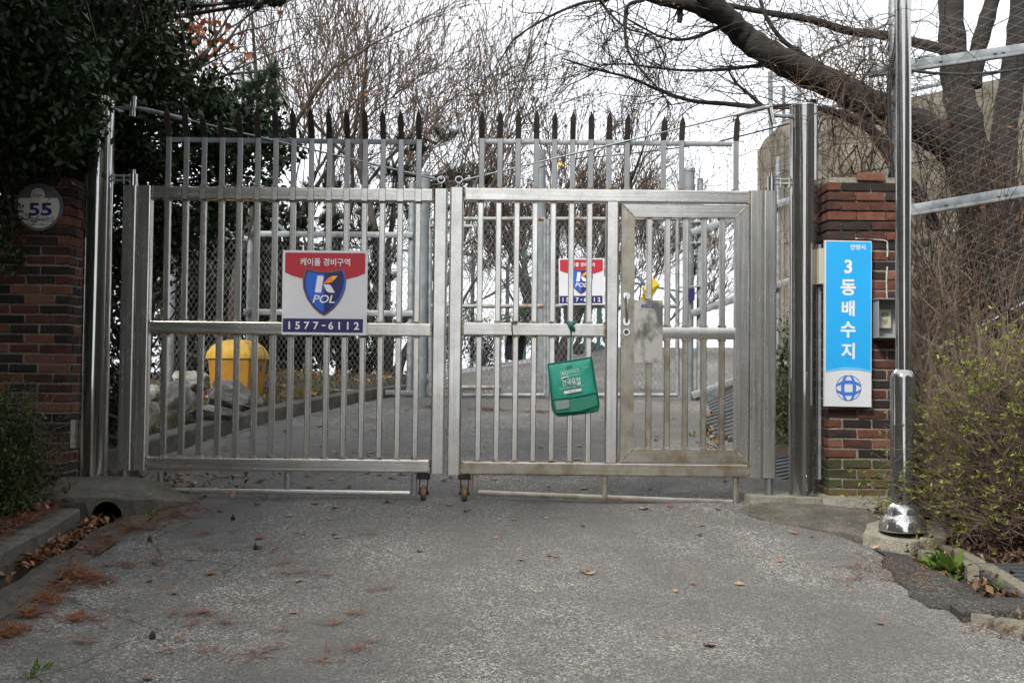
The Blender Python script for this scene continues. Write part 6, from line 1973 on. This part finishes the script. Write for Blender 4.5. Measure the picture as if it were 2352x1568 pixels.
# grass
def grass(name, n, pos, h, label):
    C = np.array([pos() for _ in range(n)])
    D = npr.normal(size=C.shape) * 0.35; D[:, 2] = 1
    V, Fc = needle_arrays(np.repeat(C, 1, 0), D / np.linalg.norm(D, axis=1, keepdims=True), h, 4, 0.35, 0.004)
    return arr_obj(name, V, Fc, 'grass_blade', label=label, cat='grass', kind='stuff')
grass('grass', 1600, pos_g(-3.6, -1.5, 9.6, 13.6, 0.0, lambda x, y: -1.1 < x - float(XL(y)) < -0.22), 0.08, 'short grass between the boulders and the inner kerb')
grass('grass', 2600, pos_g(-4, 1.2, 14.0, 18, 0.0, lambda x, y: x < float(XL(y)) - 0.1), 0.07, 'thin grass on the rise beyond the inner gate')
# pine needles
def needles(n, pos, label, L=0.12):
    C = np.array([pos() for _ in range(n)])
    a = npr.uniform(0, 6.283, len(C))
    D = np.stack([np.cos(a), np.sin(a), npr.normal(size=len(C)) * 0.03 + 0.1], 1)
    l = L * npr.uniform(.6, 1.1, (len(C), 1))
    s_ = np.stack([-np.sin(a), np.cos(a), np.zeros(len(C))], 1) * 0.0030
    V = np.stack([C - s_ - D * l / 2, C + s_ - D * l / 2, C + D * l / 2 + s_ * .4, C + D * l / 2 - s_ * .4], 1).reshape(-1, 3)
    return arr_obj('pine_needles', V, np.arange(len(V)).reshape(-1, 4), 'needle_orange', label=label, cat='needles', kind='stuff')
def clumps(cl):
    def q_():
        u, v, ru, rv_ = rnd.choices([c[:4] for c in cl], [c[4] for c in cl])[0]
        p = Gp(u + rnd.gauss(0, ru * rnd.choice((0.8, 1.2, 2.6))), v + rnd.gauss(0, rv_ * rnd.choice((0.8, 1.1, 2.2))))
        return (p.x, p.y, road_z(p.x, p.y) + 0.008 + rnd.random() * 0.012)
    return q_
needles(1300, clumps([(185, 1322, 16, 8, 5), (165, 1316, 7, 12, 4), (215, 1336, 16, 4, 3), (330, 1205, 30, 7, 4), (395, 1180, 24, 6, 4), (420, 1172, 20, 6, 3), (255, 1235, 14, 7, 4), (225, 1262, 10, 7, 3), (135, 1352, 8, 8, 2), (105, 1378, 13, 7, 4), (70, 1412, 11, 5, 3), (30, 1445, 20, 6, 4), (8, 1462, 12, 6, 3), (300, 1210, 30, 6, 3), (440, 1160, 18, 5, 2), (185, 1424, 20, 3, 2), (290, 1300, 14, 3, 1), (360, 1290, 12, 4, 1)]), 'orange pine needles heaped along the left edge of the asphalt')
needles(330, clumps([(rnd.uniform(120, 900), rnd.uniform(1180, 1520), 12, 2.5, 1) for _ in range(46)]), 'thin wisps of pine needles on the left half of the road')
needles(300, clumps([(rnd.uniform(1950, 2250), rnd.uniform(1250, 1350), 20, 5, 1) for _ in range(12)] + [(2310, 1440, 30, 8, 4), (2250, 1405, 20, 6, 3), (2200, 1290, 30, 8, 3)]), 'pine needles and debris along the right edge of the asphalt')
needles(700, clumps([(1130, 940, 20, 1.5, 1), (1250, 945, 22, 1.5, 1), (1000, 935, 10, 2, 1)]), 'line of pine needles under the inner gate', 0.12)
C = np.array([(rnd.uniform(-4.0, -2.62), rnd.uniform(5.4, 7.2)) for _ in range(2600)])
needles(1800, lambda: (lambda x, y: (x, y, float(ground_z(np.float64(x), np.float64(y))) + .03 + rnd.random() * .01))(-2.70 - abs(rnd.gauss(0, .32)), rnd.uniform(5.4, 7.0)), 'orange pine needles on the bed behind the left kerb')

# single maple leaves on the road
LM = []
for s_ in range(5):
    mb_v, n_ = [], 0
    lob = [(0.0, 1.0), (0.16, 0.42), (0.62, 0.62), (0.40, 0.12), (0.78, -0.18), (0.25, -0.28), (0.03, -0.42), (-0.03, -0.42), (-0.25, -0.28), (-0.78, -0.18), (-0.40, 0.12), (-0.62, 0.62), (-0.16, 0.42)]
    cur = rnd.uniform(0.15, 0.5)
    vs_ = [(x * 0.042, y * 0.042, 0.042 * (cur * (x * x * 0.8 + max(0, y) ** 2 * 0.5 * rnd.uniform(.4, 1.4)) + rnd.uniform(0, .06))) for x, y in lob] + [(0, 0, 0.002), (0.002, -0.045, 0.012), (-0.002, -0.045, 0.012), (0, -0.075, 0.02)]
    k = len(lob)
    me = bpy.data.meshes.new('maple_leaf')
    me.from_pydata(vs_, [], [(i, (i + 1) % k, k) for i in range(k)] + [(k + 1, k + 2, k + 3)])
    me.materials.append(MATS['leaf_single'])
    LM.append(me)
FALLEN = []
def put_leaf(u, v, label, group, sc=1.0):
    p = Gp(u, v)
    o = bpy.data.objects.new('maple_leaf', rnd.choice(LM))
    o.location = (p.x, p.y, road_z(p.x, p.y) + 0.006)
    o.rotation_euler = (rnd.uniform(-.15, .25), rnd.uniform(-.2, .2), rnd.uniform(0, 6.283))
    k_ = sc * rnd.uniform(.75, 1.25)
    o.scale = (k_, k_, k_)
    COL.objects.link(o)
    props(o, label, 'leaf', group)
    FALLEN.append((u, v, o))
big = [(595, 1235), (596, 1255), (482, 1315), (345, 1333), (400, 1362), (185, 1408), (190, 1262), (686, 1335), (1343, 1318), (1355, 1322), (1260, 1280), (1632, 1490), (1612, 1206), (1700, 1342), (2024, 1430), (1825, 1226), (1180, 1195), (723, 1160), (770, 1170), (890, 1155), (1030, 1160), (665, 1187), (340, 1560), (2010, 1260), (2120, 1300), (1480, 1168), (1070, 1176), (590, 1160), (505, 1172)]
for u, v in big:
    put_leaf(u, v, 'dry maple leaf lying on the asphalt in front of the gate', 'maple leaves in front of the gate', 1.05)
for k in range(26):
    put_leaf(rnd.uniform(300, 1950), 1165 + 250 * rnd.random() ** 2, 'dry maple leaf lying on the asphalt in front of the gate', 'maple leaves in front of the gate', 0.7)
# the leaf lying closest to a clear landmark is told apart by it
used_ = set()
for lu, lv, what in ((973, 1145, 'the caster of the left gate leaf'), (1067, 1145, 'the caster of the right gate leaf'), (256, 1200, 'the drain mouth under the left post'), (2070, 1255, 'the concrete block of the tall pole'), (88, 1545, 'the small weed at the lower left corner'), (1176, 1568, 'the middle of the lower picture edge'), (1690, 1165, 'the right end of the rusty drop bar'), (2260, 1410, 'the broken asphalt slab at right'), (660, 1130, 'the middle support of the left drop bar'), (1389, 1150, 'the middle support of the right drop bar')):
    u_, v_, o_ = min(FALLEN, key=lambda f: (f[0] - lu) ** 2 + 4 * (f[1] - lv) ** 2)
    if o_.name not in used_:
        used_.add(o_.name)
        o_['label'] = 'dry maple leaf lying closest to ' + what
for k in range(170):
    u = rnd.uniform(400, 1760)
    v = rnd.uniform(930, 1125) if k % 3 else rnd.uniform(1040, 1130)
    if Gp(u, v).x < float(XL(Gp(u, v).y)) + .05: continue
    put_leaf(u, v, 'dry maple leaf on the asphalt behind or beneath the gate', 'maple leaves behind the gate', 1.0)
for u, v, lb in ((350, 1468, 'dark pine cone nearest the lower picture edge'), (344, 1241, 'dark pine cone nearest the drain mouth'), (535, 1193, 'dark pine cone nearest the gate'), (587, 1258, 'dark pine cone farthest right on the road')):
    p = Gp(u, v)
    mb = MB()
    pr = [(0.004, 0), (0.014, 0.004)] + [(0.016 * math.sin(1.2 + 1.7 * i / 6) * (1.0 if i % 2 else 0.8), 0.006 + 0.026 * i / 6) for i in range(7)] + [(0.002, 0.036)]
    mb.lathe(Vector((p.x, p.y, road_z(p.x, p.y))), pr, 10)
    mb.build('pine_cone', 'rust_dark', label=lb, cat='pine cone', group='pine cones on the road')
# weeds
def weed(u, v, n, h, label):
    b = Gp(u, v)
    b = Vector((b.x, b.y, road_z(b.x, b.y)))
    C = np.array([b + Vector((rnd.gauss(0, .02), rnd.gauss(0, .02), 0)) for _ in range(n)])
    D = npr.normal(size=C.shape); D[:, 2] = np.abs(D[:, 2]) + 0.5
    V, Fc = leaf_arrays(C, h, 0.35, 0.3, 0.2, 0.32, D=D / np.linalg.norm(D, axis=1, keepdims=True))
    arr_obj('weed', V, Fc, 'leaf_weed', label=label, cat='weed', group='weeds along the road')
weed(2145, 1300, 22, 0.09, 'green weed at the corner of the pole footing')
weed(2180, 1312, 36, 0.11, 'largest green weed between road edge and worn kerb stone')
weed(2210, 1320, 24, 0.09, 'green weed against the small upright stone')
weed(2290, 1355, 10, 0.06, 'little green weed beside the long worn kerb stone')
weed(88, 1545, 12, 0.04, 'small green weed in the asphalt at the lower left corner')
weed(72, 1562, 12, 0.035, 'small green weed cut off by the lower picture edge')
weed(350, 1184, 7, 0.05, 'thin green weed at the mouth of the drain')
weed(1615, 988, 22, 0.10, 'tuft of grass on the road edge behind the wicket door')
weed(1590, 1000, 8, 0.06, 'small tuft of grass left of the larger one behind the wicket door')
